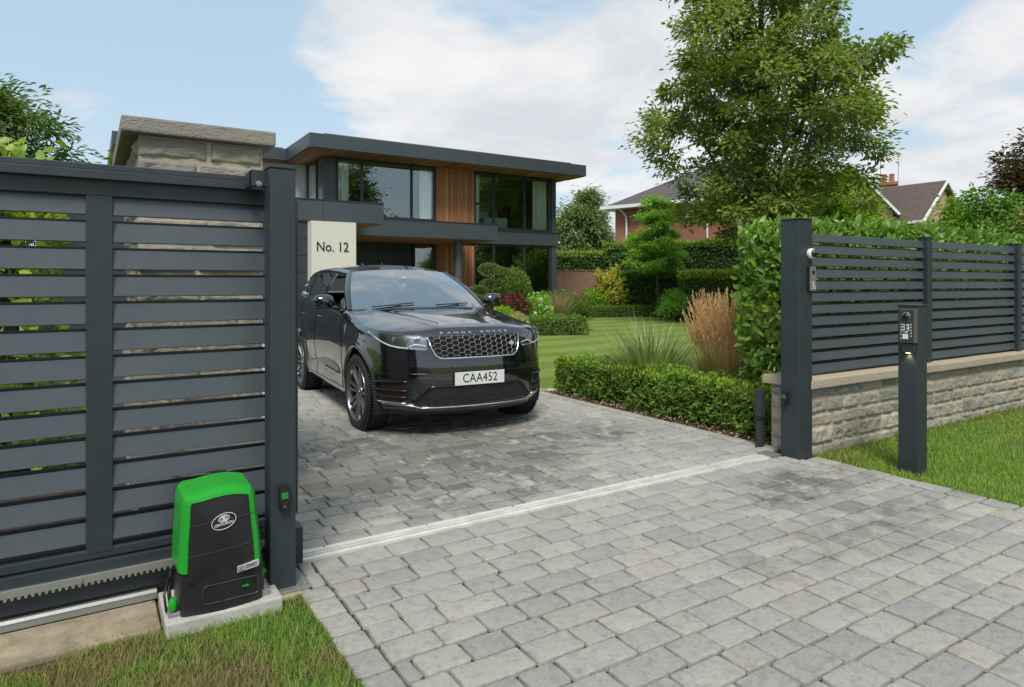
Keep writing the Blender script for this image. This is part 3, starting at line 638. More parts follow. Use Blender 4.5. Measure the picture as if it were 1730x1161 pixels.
# ground track of the sliding gate
t = thing('ground_track', 'long pale metal channel track let into the paving across the drive opening', 'gate track', (.9, 3.53, 0))
b = MB(); b.box(.86, 5.0, 3.55, 3.695, .012, .026); b.build('bedding_strip', GATE_TRACK, t)
b = MB()
for (ya, yb, z) in [(3.556, 3.590, .038), (3.600, 3.608, .045), (3.630, 3.638, .045), (3.648, 3.688, .038)]: b.box(.86, 4.83, ya, yb, .0265, z, bev=.003)
b.build('rails', GATE_TRACK, t)
b = MB(); b.box(4.84, 4.97, 3.55, 3.70, .0262, .045, bev=.003); b.build('end_plate', STEEL, t)
b = MB()
for x in np.arange(1.1, 4.9, .62): b.lathe([(.006, .0405), (.006, .044), (.003, .046)], (x, 3.668, 0), n=8); b.build('fixing_screw', STEEL, t); b = MB()

# foundation strip and left track
b = MB(); b.box(-4.2, .26, 3.19, 3.49, -.02, .035, bev=.01); b.box(.68, .90, 3.2, 3.43, -.02, .03, bev=.012)
tag(b.build('concrete_strip', CONC_OLD), kind='structure')
b = MB(); b.box(-4.2, .93, 3.49, 6.4, -.03, .012); tag(b.build('gate_run_shade_soil', SOIL), kind='structure')  # soil spread back as a dark sheet, its colour standing for shade behind slats
t = thing('gate_run_track', 'dull steel V channel track under the closed gate on stained concrete', 'gate track', (0, 3.53, 0))
b = MB(); y = [3.492, 3.492, 3.51, 3.518, 3.53, 3.542, 3.55, 3.57, 3.57]; z = [.036, .058, .058, .046, .046, .046, .058, .058, .036]
b.prism([(yy, zz) for yy, zz in zip(y, z)], -4.2, .27, 'YZ'); b.build('channel', STEEL, t)

# ================================================================== SLIDING GATE
gate = thing('sliding_gate', 'dark grey slatted aluminium sliding gate standing open behind the motor', 'gate', (.9, 3.58, 0))
GX0 = -4.1
b = MB(); b.box(GX0, .868, 3.545, 3.60, 1.895, 1.985, bev=.004); b.build('top_frame_rail', ANTH, gate)
b = MB(); b.box(GX0, .75, 3.50, 3.542, 1.965, 2.005, bev=.003); b.box(GX0, .75, 3.515, 3.58, 2.007, 2.034, bev=.003); b.build('guide_rail', ANTH, gate)
stiles = [-3.92, -2.92, -1.95, -.98, -.01]
for x in stiles:
    b = MB(); b.box(x, x + .102, 3.547, 3.602, .28, 1.895, bev=.003); b.build('stile', ANTH, gate)
b = MB(); b.box(.852, .905, 3.53, 3.61, .10, 1.975, bev=.004); b.box(.905, .925, 3.545, 3.595, .30, 1.93, bev=.003); b.build('leading_stile', ANTH, gate)
b = MB(); b.box(.85, .94, 3.50, 3.61, .045, .235, bev=.006); b.build('wheel_cover', ANTH, gate)
def louvre(b, x0, x1, z, h, y, gap, tilt=.016, d=.026):
    # front slat leaning back at its top edge; a second slat behind the gap below it
    prof = [(y, z), (y + tilt, z + h), (y + tilt + .010, z + h + .003), (y + d + .012, z + h - .004), (y + d, z + .010), (y + .012, z - .003)]
    b.prism(prof, x0, x1, 'YZ')
    b.prism([(y + .046, z - gap - .012), (y + .046, z - gap * .60), (y + .053, z - gap * .60), (y + .053, z - gap - .012)], x0, x1, 'YZ', 1)
bays = [(stiles[i] + .102, stiles[i + 1] if i + 1 < len(stiles) else .852) for i in range(len(stiles))]
for (xa, xb) in bays:
    b = MB()
    for k in range(13): louvre(b, xa + .001, xb - .001, 1.815 - k * .1235 - .006, .086, 3.552, .0375, .018)
    b.build('slat_panel', [ANTH_SLAT, ANTH], gate, bevel=.0015)
b = MB(); b.box(GX0, .868, 3.55, 3.60, .255, .292, bev=.003); b.box(GX0, .868, 3.535, 3.61, .168, .245, bev=.004); b.box(GX0, .868, 3.56, 3.61, .075, .165, bev=.003); b.build('bottom_rail', ANTH, gate)
b = MB(); b.box(GX0, .87, 3.512, 3.532, .166, .198, bev=.002); p = .024; x = GX0
poly = []
while x < .86:
    poly.append((x, x + p)); x += p
for (xa, xb) in poly: b.prism([(xa + .001, .168), (xa + .006, .153), (xa + .013, .153), (xa + .018, .168)], 3.513, 3.531, 'XZ')
b.build('toothed_rack', STEEL, gate)
for x in np.arange(-3.9, .8, .43): b = MB(); b.lathe([(.009, 3.505), (.009, 3.512)], (x, 0, .186), 'Y', 8); b.build('rack_bolt', STEEL, gate)

# ================================================================== LEFT GATE POST
t = thing('gate_post', 'square dark grey steel post by the motor with a guide bracket near its top', 'gate post', (.78, 3.33, 0), group='square gate posts')
b = MB(); b.box(.722, .842, 3.265, 3.385, .035, 2.045, bev=.006); b.build('shaft', ANTH, t)
b = MB(); b.box(.717, .847, 3.26, 3.39, 2.045, 2.058, bev=.004); b.build('cap', ANTH, t)
b = MB(); b.box(.655, .735, 3.36, 3.40, 1.965, 2.045, bev=.004); b.box(.655, .66, 3.36, 3.5, 1.97, 2.04); b.build('guide_bracket', ANTH, t)
b = MB(); b.lathe([(.014, 3.342), (.016, 3.346), (.016, 3.36)], (.69, 0, 1.975), 'Y', 6); b.lathe([(.006, 3.334), (.006, 3.342)], (.69, 0, 1.975), 'Y', 8); b.build('guide_bolt', STEEL, t)
b = MB(); b.box(.69, .905, 3.225, 3.43, .030, .042, bev=.003); pb = b
for (x, y) in [(.878, 3.26), (.878, 3.40), (.705, 3.25)]: b.lathe([(.016, .042), (.016, .055), (.008, .056), (.008, .068)], (x, y, 0), n=6)
pb.build('base_plate', STEEL, t)
def photocell(loc, rot, lab):
    t = thing('photocell', lab, 'gate sensor', loc, rot, group='black photocells on the gate posts')
    b = MB(); b.box(-.022, .022, -.028, 0, -.055, .055, bev=.008); b.prism([(-.024, .040), (.024, .040), (.024, .056), (.016, .064), (-.016, .064), (-.024, .056)], -.036, 0, 'XZ'); b.build('housing', BLACK, t, local=True, smooth=True, sharp=35)
    b = MB(); b.box(-.017, .017, -.034, -.0285, .002, .036, bev=.004); b.build('lens', simple('lens_green', (.02, .16, .03), .12, spec=.8, bmp=0) if 'lens_green' not in MATS else MATS['lens_green'], t, local=True)
    b = MB(); b.box(-.017, .017, -.033, -.0285, -.048, -.004, bev=.003); b.build('cover_plate', BLACK_GLOSS, t, local=True)
    b = MB(); b.lathe([(.004, -.0345), (.004, -.030)], (0, 0, -.03), 'Y', 8); b.build('screw', STEEL, t, local=True); return t
photocell((.782, 3.262, .475), 0, 'small black gate sensor with green lens low on the left gate post')

# ================================================================== MOTOR
b = MB(); b.box(.27, .745, 3.115, 3.47, -.03, .072, bev=.008); o = b.build('concrete_plinth', CONC); tag(o, 'pale concrete block under the green and black gate motor', 'plinth')
mo = thing('gate_motor', 'green and black gate opener box bolted on a concrete block', 'gate motor', (.49, 3.28, .072))
def mprof(y):
    k = (y - 3.145) / .25           # back is slightly larger and higher
    P = [(.322, .26), (.326, .40), (.333, .52), (.335, .583), (.344, .611), (.364, .628), (.41, .631), (.455, .640), (.50, .645), (.545, .644), (.582, .637), (.617, .626), (.632, .602), (.638, .57), (.645, .48), (.656, .36), (.664, .235)]
    P = [(x, z if z < .27 else .27 + (z - .27) * .885) for x, z in P]; cx = .493; return [(cx + (x - cx) * (1 + .02 * k), z + (.004 * k if z > .45 else 0)) for x, z in P]
def ringin(P, d, drop=None):
    out = []; n = len(P)
    for i, (x, z) in enumerate(P):
        a = P[max(i - 1, 0)]; c = P[min(i + 1, n - 1)]; tx, tz = c[0] - a[0], c[1] - a[1]; l = math.hypot(tx, tz); out.append((x + tz / l * d, z - tx / l * d))
    return out
def strip(b, rowA, rowB): b.grid([rowA, rowB])
P0 = mprof(3.145)
b = MB(); rows = []
for (y, ins) in [(3.40, .012), (3.39, 0), (3.30, 0), (3.20, .0), (3.172, .0), (3.166, .002)]: rows.append([(x, y, z) for x, z in ringin(mprof(y), ins)])
rows.append([(x, 3.143, z) for x, z in ringin(P0, .013)]); rows.append([(x, 3.1385, z) for x, z in ringin(P0, .016)]); rows.append([(x, 3.134, z) for x, z in ringin(P0, .031)]); rows.append([(x, 3.139, z) for x, z in ringin(P0, .035)])
b.grid(rows); b.build('green_shell', GREEN, mo, smooth=True, sharp=24)
b = MB(); b.grid([[(x, y, z) for x, z in ringin(mprof(y), -.002)] for y in (3.2125, 3.2105)]); 
inner = ringin(P0, .0335); c = (.493, .38)
b = MB(); rows = []
for f in (1, .8, .55, .3, .0005): rows.append([(c[0] + (x - c[0]) * f, 3.1385 - .014 * (1 - f * f), c[1] + (z - c[1]) * f) for x, z in inner + [(.62, .205), (.36, .205)] + [inner[0]]])
b.grid(rows); b.build('front_panel', BLACK, mo, smooth=True)
b = MB(); b.grid([[(x, 3.405, z) for x, z in mprof(3.4)], [(x, 3.405, .25) for x, z in mprof(3.4)]]); b.build('back_plate', BLACK, mo)
# lower body
b = MB(); rows = []
for (z, a, yy) in [(.0725, .0, 0), (.10, .0, 0), (.16, 0, .001), (.205, -.001, .002), (.262, -.002, .003)]:
    rows.append([(.330 + a, 3.40, z), (.328 + a, 3.19, z), (.332 + a, 3.160, z), (.345, 3.148 + yy * .3, z), (.42, 3.134 + yy, z), (.493, 3.128 + yy, z), (.57, 3.134 + yy, z), (.65, 3.148 + yy * .3, z), (.664 - a, 3.160, z), (.668 - a, 3.19, z), (.664 - a, 3.40, z)])
b.grid(rows); b.add(rows[-1], [tuple(range(11))]); b.build('base_body', BLACK, mo, smooth=True, sharp=40)
def roundrect(cx, cz, w, h, r, n=5):
    P = []
    for (sx, sz, a0) in [(1, 1, 0), (-1, 1, 90), (-1, -1, 180), (1, -1, 270)]:
        for i in range(n + 1):
            a = R(a0 + 90 * i / n); P.append((cx + sx * (w / 2 - r) + r * math.cos(a), cz + sz * (h / 2 - r) + r * math.sin(a)))
    return P
b = MB(); rr = roundrect(.53, .152, .225, .078, .014); b.tube([(x, 3.128 + abs(x - .493) ** 2 * .25, z) for x, z in rr + [rr[0]]], .0022, 5, cap=False); b.build('cover_outline', simple('outline_grey', (.035, .035, .036), .4), mo)
b = MB(); b.prism([(.573, .160), (.592, .160), (.592, .165), (.603, .157), (.592, .149), (.592, .154), (.573, .154)], 3.128, 3.132, 'XZ'); b.build('key_mark', GREEN, mo)
b = MB()
for z0, z1 in [(.455, .475), (.325, .347)]: b.tube([(.352, 3.1375, z0), (.42, 3.128, z0 + (z1 - z0) * .35), (.493, 3.1236, z0 + (z1 - z0) * .55), (.57, 3.1275, z0 + (z1 - z0) * .75), (.628, 3.136, z1)], .0014, 4)
b.build('panel_groove', simple('groove_grey', (.05, .05, .05), .5), mo)
# oval badge: rings and lettering
b = MB()
def oval(rx, rz, y, r, cx=.497, cz=.462): return [(cx + rx * math.cos(a), y, cz + rz * math.sin(a) + .16 * rx * math.cos(a)) for a in np.linspace(0, 2 * math.pi, 33)]
YB = 3.1205
b.tube(oval(.049, .034, YB, 0), .0014, 5, cap=False)
for rx in (.023, .0175, .012): b.tube(oval(rx, rx * .62, YB, 0, .497, .474), .0011, 5, cap=False)
b.lathe([(.0, YB - .001), (.0055, YB - .0005), (.0055, YB + .002)], (.497, 0, .474), 'Y', 12); b.build('oval_emblem', MARK_WHITE, mo, fix=True)
def put_text(name, s, size, loc, rot, mat_, parent, ext=.0012, spacing=1.0, scale=(1, 1, 1), align='CENTER', thick=0):
    me = text_mesh(s, size, ext, spacing, align)
    M = Matrix.Translation(loc) @ rot.to_4x4() @ Matrix.Diagonal((*scale, 1)); me.transform(M)
    return link(name, me, mat_, parent)
RX90 = Matrix.Rotation(R(90), 3, 'X')
shearz = Matrix(((1, 0, 0), (0, 0, -1), (.14, 1, 0)))
put_text('emblem_lettering', 'CENTURION', .0165, (.497, YB, .450), shearz, MARK_WHITE, mo, .001, .84, (.92, 1, 1))
b = MB(); b.prism([(.553, .2225), (.642, .235), (.642, .261), (.553, .2485)], 3.1240, 3.14, 'XZ'); b.build('model_plate', simple('plate_silver', (.45, .45, .44), .35), mo)
b = MB(); b.prism([(.556, .2255), (.581, .229), (.581, .2495), (.556, .246)], 3.1230, 3.1239, 'XZ'); b.build('plate_inset', BLACK, mo)
put_text('plate_letters', 'D5', .019, (.5685, 3.1220, .2375), shearz, MARK_WHITE, mo, .0008, .9)
put_text('plate_word', 'SMART', .0155, (.611, 3.1230, .2475), shearz, MARK_BLACK, mo, .0008, .95)
b = MB(); b.prism([(.585, .2345), (.638, .2415), (.638, .2435), (.585, .2365)], 3.1232, 3.1238, 'XZ'); b.build('plate_rule', MARK_BLACK, mo)
b = MB(); b.prism([(.655, .185), (.665, .19), (.690, .178), (.694, .165), (.672, .168), (.655, .165)], 3.20, 3.235, 'XZ'); b.box(.60, .665, 3.21, 3.23, .172, .182); b.build('release_lever', GREEN, mo, bevel=.003)
b = MB(); b.box(.662, .70, 3.17, 3.23, .0725, .10, bev=.004); b.lathe([(.012, .10), (.012, .116), (.006, .117), (.006, .135)], (.683, 3.2, 0), n=6); b.build('mounting_bolt', STEEL, mo); b = MB()
b.box(.285, .335, 3.17, 3.25, .0725, .09, bev=.004); b.lathe([(.013, .09), (.013, .106), (.006, .107), (.006, .15)], (.303, 3.2, 0), n=6); b.build('mounting_bolt', STEEL, mo)
b = MB(); b.lathe([(.016, .10), (.018, .105), (.018, .135), (.014, .145)], (.305, 3.19, 0), n=14); b.build('cable_gland', GREEN, mo, smooth=True, sharp=40)
b = MB(); b.tube([(.30, 3.24, .085), (.296, 3.28, .16), (.31, 3.33, .21), (.33, 3.36, .2)], .008, 8); b.tube([(.282, 3.22, .08), (.275, 3.24, .15), (.30, 3.30, .20)], .005, 6); b.build('cable', BLACK, mo, smooth=True)
b = MB(); b.lathe([(.0, .0), (.034, .0), (.034, .03), (.028, .032), (.0, .032)], (0, 0, 0), 'Y', 18); 
for i in range(14):
    a = i * 2 * math.pi / 14; b.obox((math.cos(a) * .036, .015, math.sin(a) * .036), (.008, .03, .008), Matrix.Rotation(-a, 3, 'Y'))
me_g = b.build('pinion', STEEL, mo, local=True); me_g.location = (0, .235, .04)

# ================================================================== STONEWORK
def block_wall(name, x0, x1, z0, z1, y, courses, lens, m, parent, relief=.02, res=.028, seed=0, axis='X', gap=.011, edge=.010):
    """rock-faced blocks on the plane y (facing -Y) or, for axis 'Y', on the plane x=y running along Y (facing -X)"""
    rng = random.Random(seed); b = MB(); z = z0
    for ci, h in enumerate(courses):
        x = x0; 
        while x < x1 - .01:
            l = rng.uniform(*lens); e = min(x + l, x1); e = x1 if x1 - e < .1 else e
            nx, nz = max(4, int((e - x) / res)), max(4, int(h / res)); rows = []; ph = rng.uniform(0, 100); amp = relief * rng.uniform(.6, 1.25); push = rng.uniform(-.006, .008)
            for j in range(nz + 1):
                row = []
                for i in range(nx + 1):
                    u, v = i / nx, j / nz; px, pz = x + gap / 2 + u * (e - x - gap), z + gap / 2 + v * (h - gap)
                    d = min(min(u, 1 - u) * (e - x), min(v, 1 - v) * h); k = min(1, d / .016) ** .5
                    q = Vector((px * 11 + ph + pz * 9, pz * 16 - px * 5, ph)); rg = abs(mnoise.noise(q * .6)) * 1.9; n = mnoise.noise(q) * .45 + mnoise.noise(q * 2.6) * .45 + (1 - rg) * .6 - .15
                    n = round(n * 3) / 3 * .65 + n * .35
                    off = k * (amp * (.35 + n) + push + .004) if d > 1e-6 else -edge
                    wob = 0 if d < 1e-6 else .0; jx = rng.uniform(-.0022, .0022) if d < .012 else 0
                    row.append((px + jx, y - off, pz + jx) if axis == 'X' else (y - off, px + jx, pz + jx))
                rows.append(row)
            b.grid(rows, flip=(axis == 'Y')); x = e
        z += h
    return b.build(name, m, parent, smooth=True, fix=False)
wall = thing('stone_wall', 'low rock faced buff stone wall with flat sandstone coping along the right lawn', 'wall', (5.3, 3.5, 0))
cs = [.105, .15, .115, .135, .095]
block_wall('stone_blocks', 5.17, 13.2, 0, .6, 3.445, cs, (.14, .46), STONE, wall, .019, .014, 3)
block_wall('stone_blocks', 3.46, 3.80, 0, .6, 5.175, cs, (.16, .24), STONE, wall, .02, .03, 4, 'Y')
b = MB(); b.box(5.181, 13.2, 3.4465, 3.80, -.05, .598); b.build('mortar_core', MORTAR, wall)
rng0 = random.Random(5); x = 5.13; b = MB()
while x < 13.2:
    l = rng0.uniform(.42, .62); e = min(13.2, x + l)
    b.box(x + .002, e - .002, 3.375 + rng0.uniform(-.004, .004), 3.865, .60, .675 + rng0.uniform(-.002, .002), bev=.009); x = e
b.build('coping', COPE, wall)
pil = thing('stone_pillar', 'tall rock faced stone pier with projecting slab cap behind the open gate', 'pillar', (.6, 4.5, 0))
ck = [.17, .18, .16, .175, .17, .18, .165, .17, .18, .17, .165, .17, .172, .133]; ck = [c * 2.37 / sum(ck) for c in ck]
block_wall('stone_blocks', .235, .945, 0, 2.37, 4.46, ck, (.16, .40), PILLAR_STONE, pil, .022, .014, 12, gap=.015)
block_wall('stone_blocks', 4.475, 5.9, 0, 2.37, .245, ck, (.2, .44), PILLAR_STONE, pil, .024, .04, 15, 'Y')
b = MB(); b.box(.2475, .94, 4.4625, 5.9, 0, 2.368); b.build('mortar_core', MORTAR, pil)
b = MB(); bm_cap = bmesh.new()
b.box(.155, 1.01, 4.395, 6.02, 2.372, 2.462, bev=.012); b.build('slab_cap', PILLAR_STONE, pil)

# ================================================================== RIGHT POST, INTERCOM, CAMERA
t = thing('gate_post', 'thick square dark grey steel post between the drive and the low stone wall', 'gate post', (5.06, 3.47, 0), group='square gate posts')
b = MB(); b.box(4.975, 5.15, 3.38, 3.56, .0, 2.03, bev=.007); b.build('shaft', ANTH, t)
b = MB(); b.box(4.968, 5.157, 3.373, 3.567, 2.03, 2.042, bev=.004); b.build('cap', ANTH, t)
t = photocell((4.963, 3.50, .525), R(-90), 'small black gate sensor low on the drive side of the right gate post')
t = thing('dome_camera', 'small white and black security camera near the top of the right gate post', 'security camera', (5.10, 3.375, 1.745))
b = MB(); b.lathe([(.0, 0), (.040, -.0005), (.043, -.006), (.043, -.028), (.038, -.036), (.030, -.038)], (0, 0, 0), 'Y', 28); b.build('ring_housing', WHITE_P, t, local=True, smooth=True, sharp=40)
b = MB(); b.lathe([(.032, -.036), (.030, -.046), (.024, -.057), (.014, -.064), (0, -.067)], (0, 0, 0), 'Y', 24); b.build('dark_dome', BLACK_GLOSS, t, local=True, smooth=True)
b = MB(); b.lathe([(.009, -.060), (.010, -.072), (.006, -.073), (0, -.0725)], (.016, 0, -.004), 'Y', 14); b.build('lens', BLACK_GLOSS, t, local=True, smooth=True)
def keypad_marks(w, h, parent, y, big=False):
    b = MB()
    def r(x0, x1, z0, z1): b.box(x0 * w, x1 * w, y - .0008, y, z0 * h, z1 * h)
    if big:
        r(-.36, -.1, .02, .045); r(-.36, -.1, -.06, -.03); r(-.36, -.1, -.15, -.12); r(-.15, -.1, -.12, .02); r(0, .1, .0, .04); r(0, .1, -.1, -.06); r(.1, .16, -.15, .045); r(-.02, .1, -.2, -.16)
        for k in range(5): r(.24, .31, .02 - k * .09, .055 - k * .09)
        r(-.34, -.29, -.21, -.18); r(-.2, -.17, -.21, -.18); r(-.1, .06, -.22, -.18); r(-.24, .1, -.42, -.26); r(-.36, -.31, -.3, -.27); r(-.36, -.32, -.43, -.38)
    else:
        for k in range(5): r(-.14, .12, -.14 - k * .065, -.11 - k * .065)
        r(.22, .26, -.40, -.22); r(.26, .36, -.40, -.37); r(.3, .33, -.34, -.30)
    return b.build('key_symbols', MARK_WHITE, parent, local=True, fix=False)
METALP = simple('bronze_grey_metal', (.16, .15, .135), .32, .5, var=.06)
t = thing('wall_intercom', 'slim metal video intercom with small lens on the right gate post', 'intercom', (5.115, 3.375, 1.535))
b = MB(); b.box(-.043, .043, -.02, 0, -.105, .105, bev=.004); b.build('housing', BLACK, t, local=True)
b = MB(); b.box(-.040, .040, -.026, -.019, -.102, .102, bev=.002); b.build('face_plate', simple('pale_bronze', (.30, .28, .25), .35, .6, var=.05), t, local=True)
b = MB(); b.lathe([(.017, -.026), (.016, -.031), (.009, -.033), (0, -.033)], (.002, 0, .055), 'Y', 20); b.build('lens', BLACK_GLOSS, t, local=True, smooth=True)
o = keypad_marks(.086, .21, t, -.0265)
# bollard
bo = thing('entry_bollard', 'square dark grey intercom bollard standing in the right lawn', 'bollard', (5.50, 2.79, 0))
b = MB(); b.box(5.455, 5.600, 2.685, 2.835, .0, 1.318, bev=.006); b.build('shaft', ANTH, bo)
b = MB(); b.box(5.450, 5.605, 2.68, 2.84, 1.318, 1.328, bev=.003); b.build('cap', ANTH, bo)
# intercom on its left face (towards the drive)
tp = thing('bollard_intercom', 'dark bronze keypad intercom with round camera fixed on the bollard', 'intercom', (5.455, 2.745, 1.165), R(-90))
b = MB(); b.box(-.062, .062, -.045, 0, -.135, .13, bev=.006); b.build('housing', METALP, tp, local=True)
b = MB(); b.box(-.059, .055, -.0485, -.0445, -.131, .126, bev=.0015); b.build('face_plate', simple('dark_bronze', (.075, .072, .066), .35, .5, var=.05), tp, local=True)
b = MB(); b.lathe([(.032, -.048), (.031, -.054), (.027, -.056), (.0255, -.054)], (-.002, 0, .074), 'Y', 30); b.build('camera_ring', STEEL, tp, local=True, smooth=True)
b = MB(); b.lathe([(.027, -.050), (.026, -.060), (.019, -.068), (.010, -.070), (0, -.069)], (-.002, 0, .070), 'Y', 24); b.build('camera_lens', BLACK_GLOSS, tp, local=True, smooth=True)
o = keypad_marks(.125, .25, tp, -.0492, True)
b = MB(); b.box(-.045, .050, -.030, 0, -.215, -.142, bev=.004); b.build('light_hood', ANTH, tp, local=True)
LAMP = simple('lit_lens', (.9, .8, .6), .4, emit=((1, .78, .45), 3)); b = MB(); b.lathe([(.0, -.2165), (.021, -.2165), (.021, -.213)], (.0, -.016, 0), n=18); b.build('lamp_lens', LAMP, tp, local=True)
ld = bpy.data.lights.new('bollard_lamp', 'SPOT'); lo = bpy.data.objects.new('bollard_lamp', ld); COL.objects.link(lo); ld.energy = .8; ld.color = (1, .74, .42); ld.spot_size = R(95); ld.spot_blend = .7; ld.shadow_soft_size = .01
lo.location = (5.437, 2.745, .944); lo.rotation_euler = (0, R(-22), 0)

# ================================================================== RIGHT FENCE
fn = thing('slatted_fence', 'dark grey horizontal slat fence standing on the low stone wall', 'fence', (5.2, 3.55, .675))
px_ = [5.172, 7.30, 9.45, 11.6, 13.75]
for x in px_[1:]:
    b = MB(); b.box(x, x + .095, 3.495, 3.60, .66, 1.965, bev=.004); b.build('post', ANTH, fn)
    b = MB(); b.box(x - .006, x + .101, 3.489, 3.606, 1.965, 1.977, bev=.003); b.build('post_cap', ANTH, fn)
for i in range(len(px_) - 1):
    b = MB(); xa = px_[i] + (.097 if i else 0); xb = px_[i + 1] - .002
    for k in range(12): louvre(b, xa, xb, 1.862 - k * .1055, .072, 3.530, .0335, .016)
    b.build('slat_panel', [ANTH_SLAT, ANTH], fn, bevel=.0015)
# utility duct
t = thing('cable_duct', 'dark grey plastic cable duct rising from the soil beside the right gate post', 'duct', (5.09, 3.86, 0))
b = MB(); b.box(5.055, 5.125, 3.82, 3.89, .30, .55, bev=.012); b.box(5.062, 5.118, 3.828, 3.882, 0, .30, bev=.006); b.build('sleeve', simple('duct_grey', (.03, .033, .04), .5), t)
b = MB(); b.box(5.05, 5.13, 3.815, 3.895, .285, .302, bev=.003); b.build('collar', BLACK, t)

# ================================================================== MODERN HOUSE
GLASS = glassmat('window_glass', (.90, .97, .94), .20)
GLASS_LOW = glassmat('ground_floor_glass', (.55, .68, .62), .22)
H = thing('modern_house', 'modern two storey flat roofed house with dark grey fascias, glass walls and cedar cladding', 'house', (11, 22, 0))
def hb(name, m, *boxes, bev=0, label=None, parent=None):
    b = MB()
    for q in boxes: b.box(*q, bev=bev)
    return b.build(name, m, parent or H, label=label)
# upper roof: fascia, trim and timber soffit, and the lower wing roof behind
rf = hb('roof', HOUSE_ANTH, (5.81, 16.80, 20.90, 30, 5.765, 6.20), (.6, 5.80, 23.75, 30, 5.765, 6.16))
hb('roof_trim', simple('pale_drip_trim', (.16, .18, .19), .35, .5), (6.35, 16.25, 21.15, 29.8, 6.202, 6.285), (.8, 5.75, 24.0, 29.8, 6.162, 6.24), parent=rf)
for x in (8.9, 11.9, 14.6): b = MB(); b.box(x, x + .012, 20.893, 20.899, 5.77, 6.195); b.build('fascia_joint', FRAME_DARK, rf)
b = MB()
for q in np.arange(5.9, 16.7, .145): b.box(q, q + .135, 20.99, 22.06, 5.745, 5.763)
for q in np.arange(5.9, 6.55, .145): b.box(q, q + .135, 22.07, 29.5, 5.745, 5.763)
for q in np.arange(23.85, 24.2, .145): b.box(.7, 5.78, q, q + .135, 5.745, 5.763)
b.build('timber_soffit', CEDAR, H)
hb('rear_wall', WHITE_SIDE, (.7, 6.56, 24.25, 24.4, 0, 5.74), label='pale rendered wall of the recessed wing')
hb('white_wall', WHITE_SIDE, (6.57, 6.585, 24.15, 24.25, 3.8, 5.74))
# floor slab band and canopies
sl = hb('floor_band', HOUSE_ANTH, (6.3, 16.33, 22.0, 29.5, 3.01, 3.56)); hb('band_trim', FRAME_DARK, (6.3, 16.34, 21.985, 22.0, 3.50, 3.545), parent=sl)
hb('side_light', WHITE_P, (16.22, 16.29, 21.96, 21.999, 3.12, 3.19), parent=sl)
cl = hb('garage_canopy', HOUSE_ANTH, (-.9, 6.66, 16.88, 22.5, 3.07, 3.60)); hb('canopy_trim', FRAME_DARK, (-.92, 6.675, 16.865, 22.4, 3.602, 3.632), parent=cl)
hb('canopy_joint', FRAME_DARK, (5.02, 5.03, 16.874, 16.879, 3.08, 3.595), (2.9, 2.91, 16.874, 16.879, 3.08, 3.595), parent=cl)
b = MB()
for q in np.arange(16.95, 21.9, .145): b.box(-.85, 6.6, q, q + .135, 3.05, 3.068)
b.build('canopy_soffit', CEDAR, H)
c2 = hb('entrance_canopy', HOUSE_ANTH, (6.67, 11.62, 19.2, 22.0, 2.93, 3.44)); hb('canopy_trim', FRAME_DARK, (6.67, 11.635, 19.185, 21.99, 3.442, 3.475), parent=c2)
b = MB()
for q in np.arange(19.27, 22.0, .145): b.box(6.7, 11.56, q, q + .135, 2.908, 2.928)
b.build('canopy_soffit', CEDAR, H)
# walls
hb('number_wall', WHITE_RENDER, (4.66, 5.80, 16.60, 21.8, 0, 3.045), label='cream rendered wall carrying the house number')
put_text('house_number', 'No. 12', .345, (5.19, 16.592, 2.40), RX90, MARK_BLACK, H, .008, 1.0, (.86, 1, 1))
b = MB(); b.lathe([(.0, 3.03), (.045, 3.03), (.05, 3.049)], (5.22, 16.9 + .02, 0), n=16); b.build('canopy_light', simple('warm_metal', (.4, .34, .2), .3, .7), H)
# garage recess left of number wall
gd = hb('garage_door', FRAME_DARK, (-.8, 4.65, 16.95, 17.01, 0, 3.04)); b = MB()
for z in np.arange(.1, 3, .42): b.box(-.8, 4.65, 16.935, 16.95, z, z + .40)
b.build('door_panel', simple('garage_door_grey', (.030, .037, .043), .45), gd)
hb('garage_wall', HOUSE_ANTH, (-.9, -.8, 17, 22, 0, 3.04))
# entrance
hb('entrance_wall', FRAME_DARK, (5.81, 7.0, 22.1, 22.3, 0, 2.9))
dr = hb('front_door', FRAME_DARK, (7.0, 9.80, 22.12, 22.2, 0, 2.9)); hb('door_leaf', simple('door_dark', (.018, .022, .026), .35), (7.35, 8.5, 22.09, 22.118, .05, 2.62), (8.54, 9.70, 22.09, 22.118, .05, 2.62), parent=dr)
hb('handle', ALU, (8.60, 8.635, 22.03, 22.06, .9, 2.2), parent=dr)
hb('entrance_post', ALU, (6.98, 7.02, 22.0, 22.05, 0, 2.9))
# cedar cladding between windows
def cedar(x0, x1, z0, z1):
    b = MB(); rg = random.Random(int(x0 * 100)); x = x0
    while x < x1 - .02:
        w = .082; d = rg.choice((0, .022)); b.box(x, min(x + w - .008, x1), 22.03 - d, 22.09, z0, z1); x += w
    b.box(x0, x1, 22.09, 22.12, z0, z1); b.build('cedar_cladding', CEDAR, H)
cedar(10.72, 12.30, 3.57, 5.74); cedar(10.72, 12.30, 0, 2.90)
# round column
b = MB(); b.lathe([(.135, 0), (.135, 2.905)], (10.42, 19.75, 0), n=28); b.build('round_column', simple('column_grey', (.075, .082, .09), .4), H, smooth=True, sharp=40)
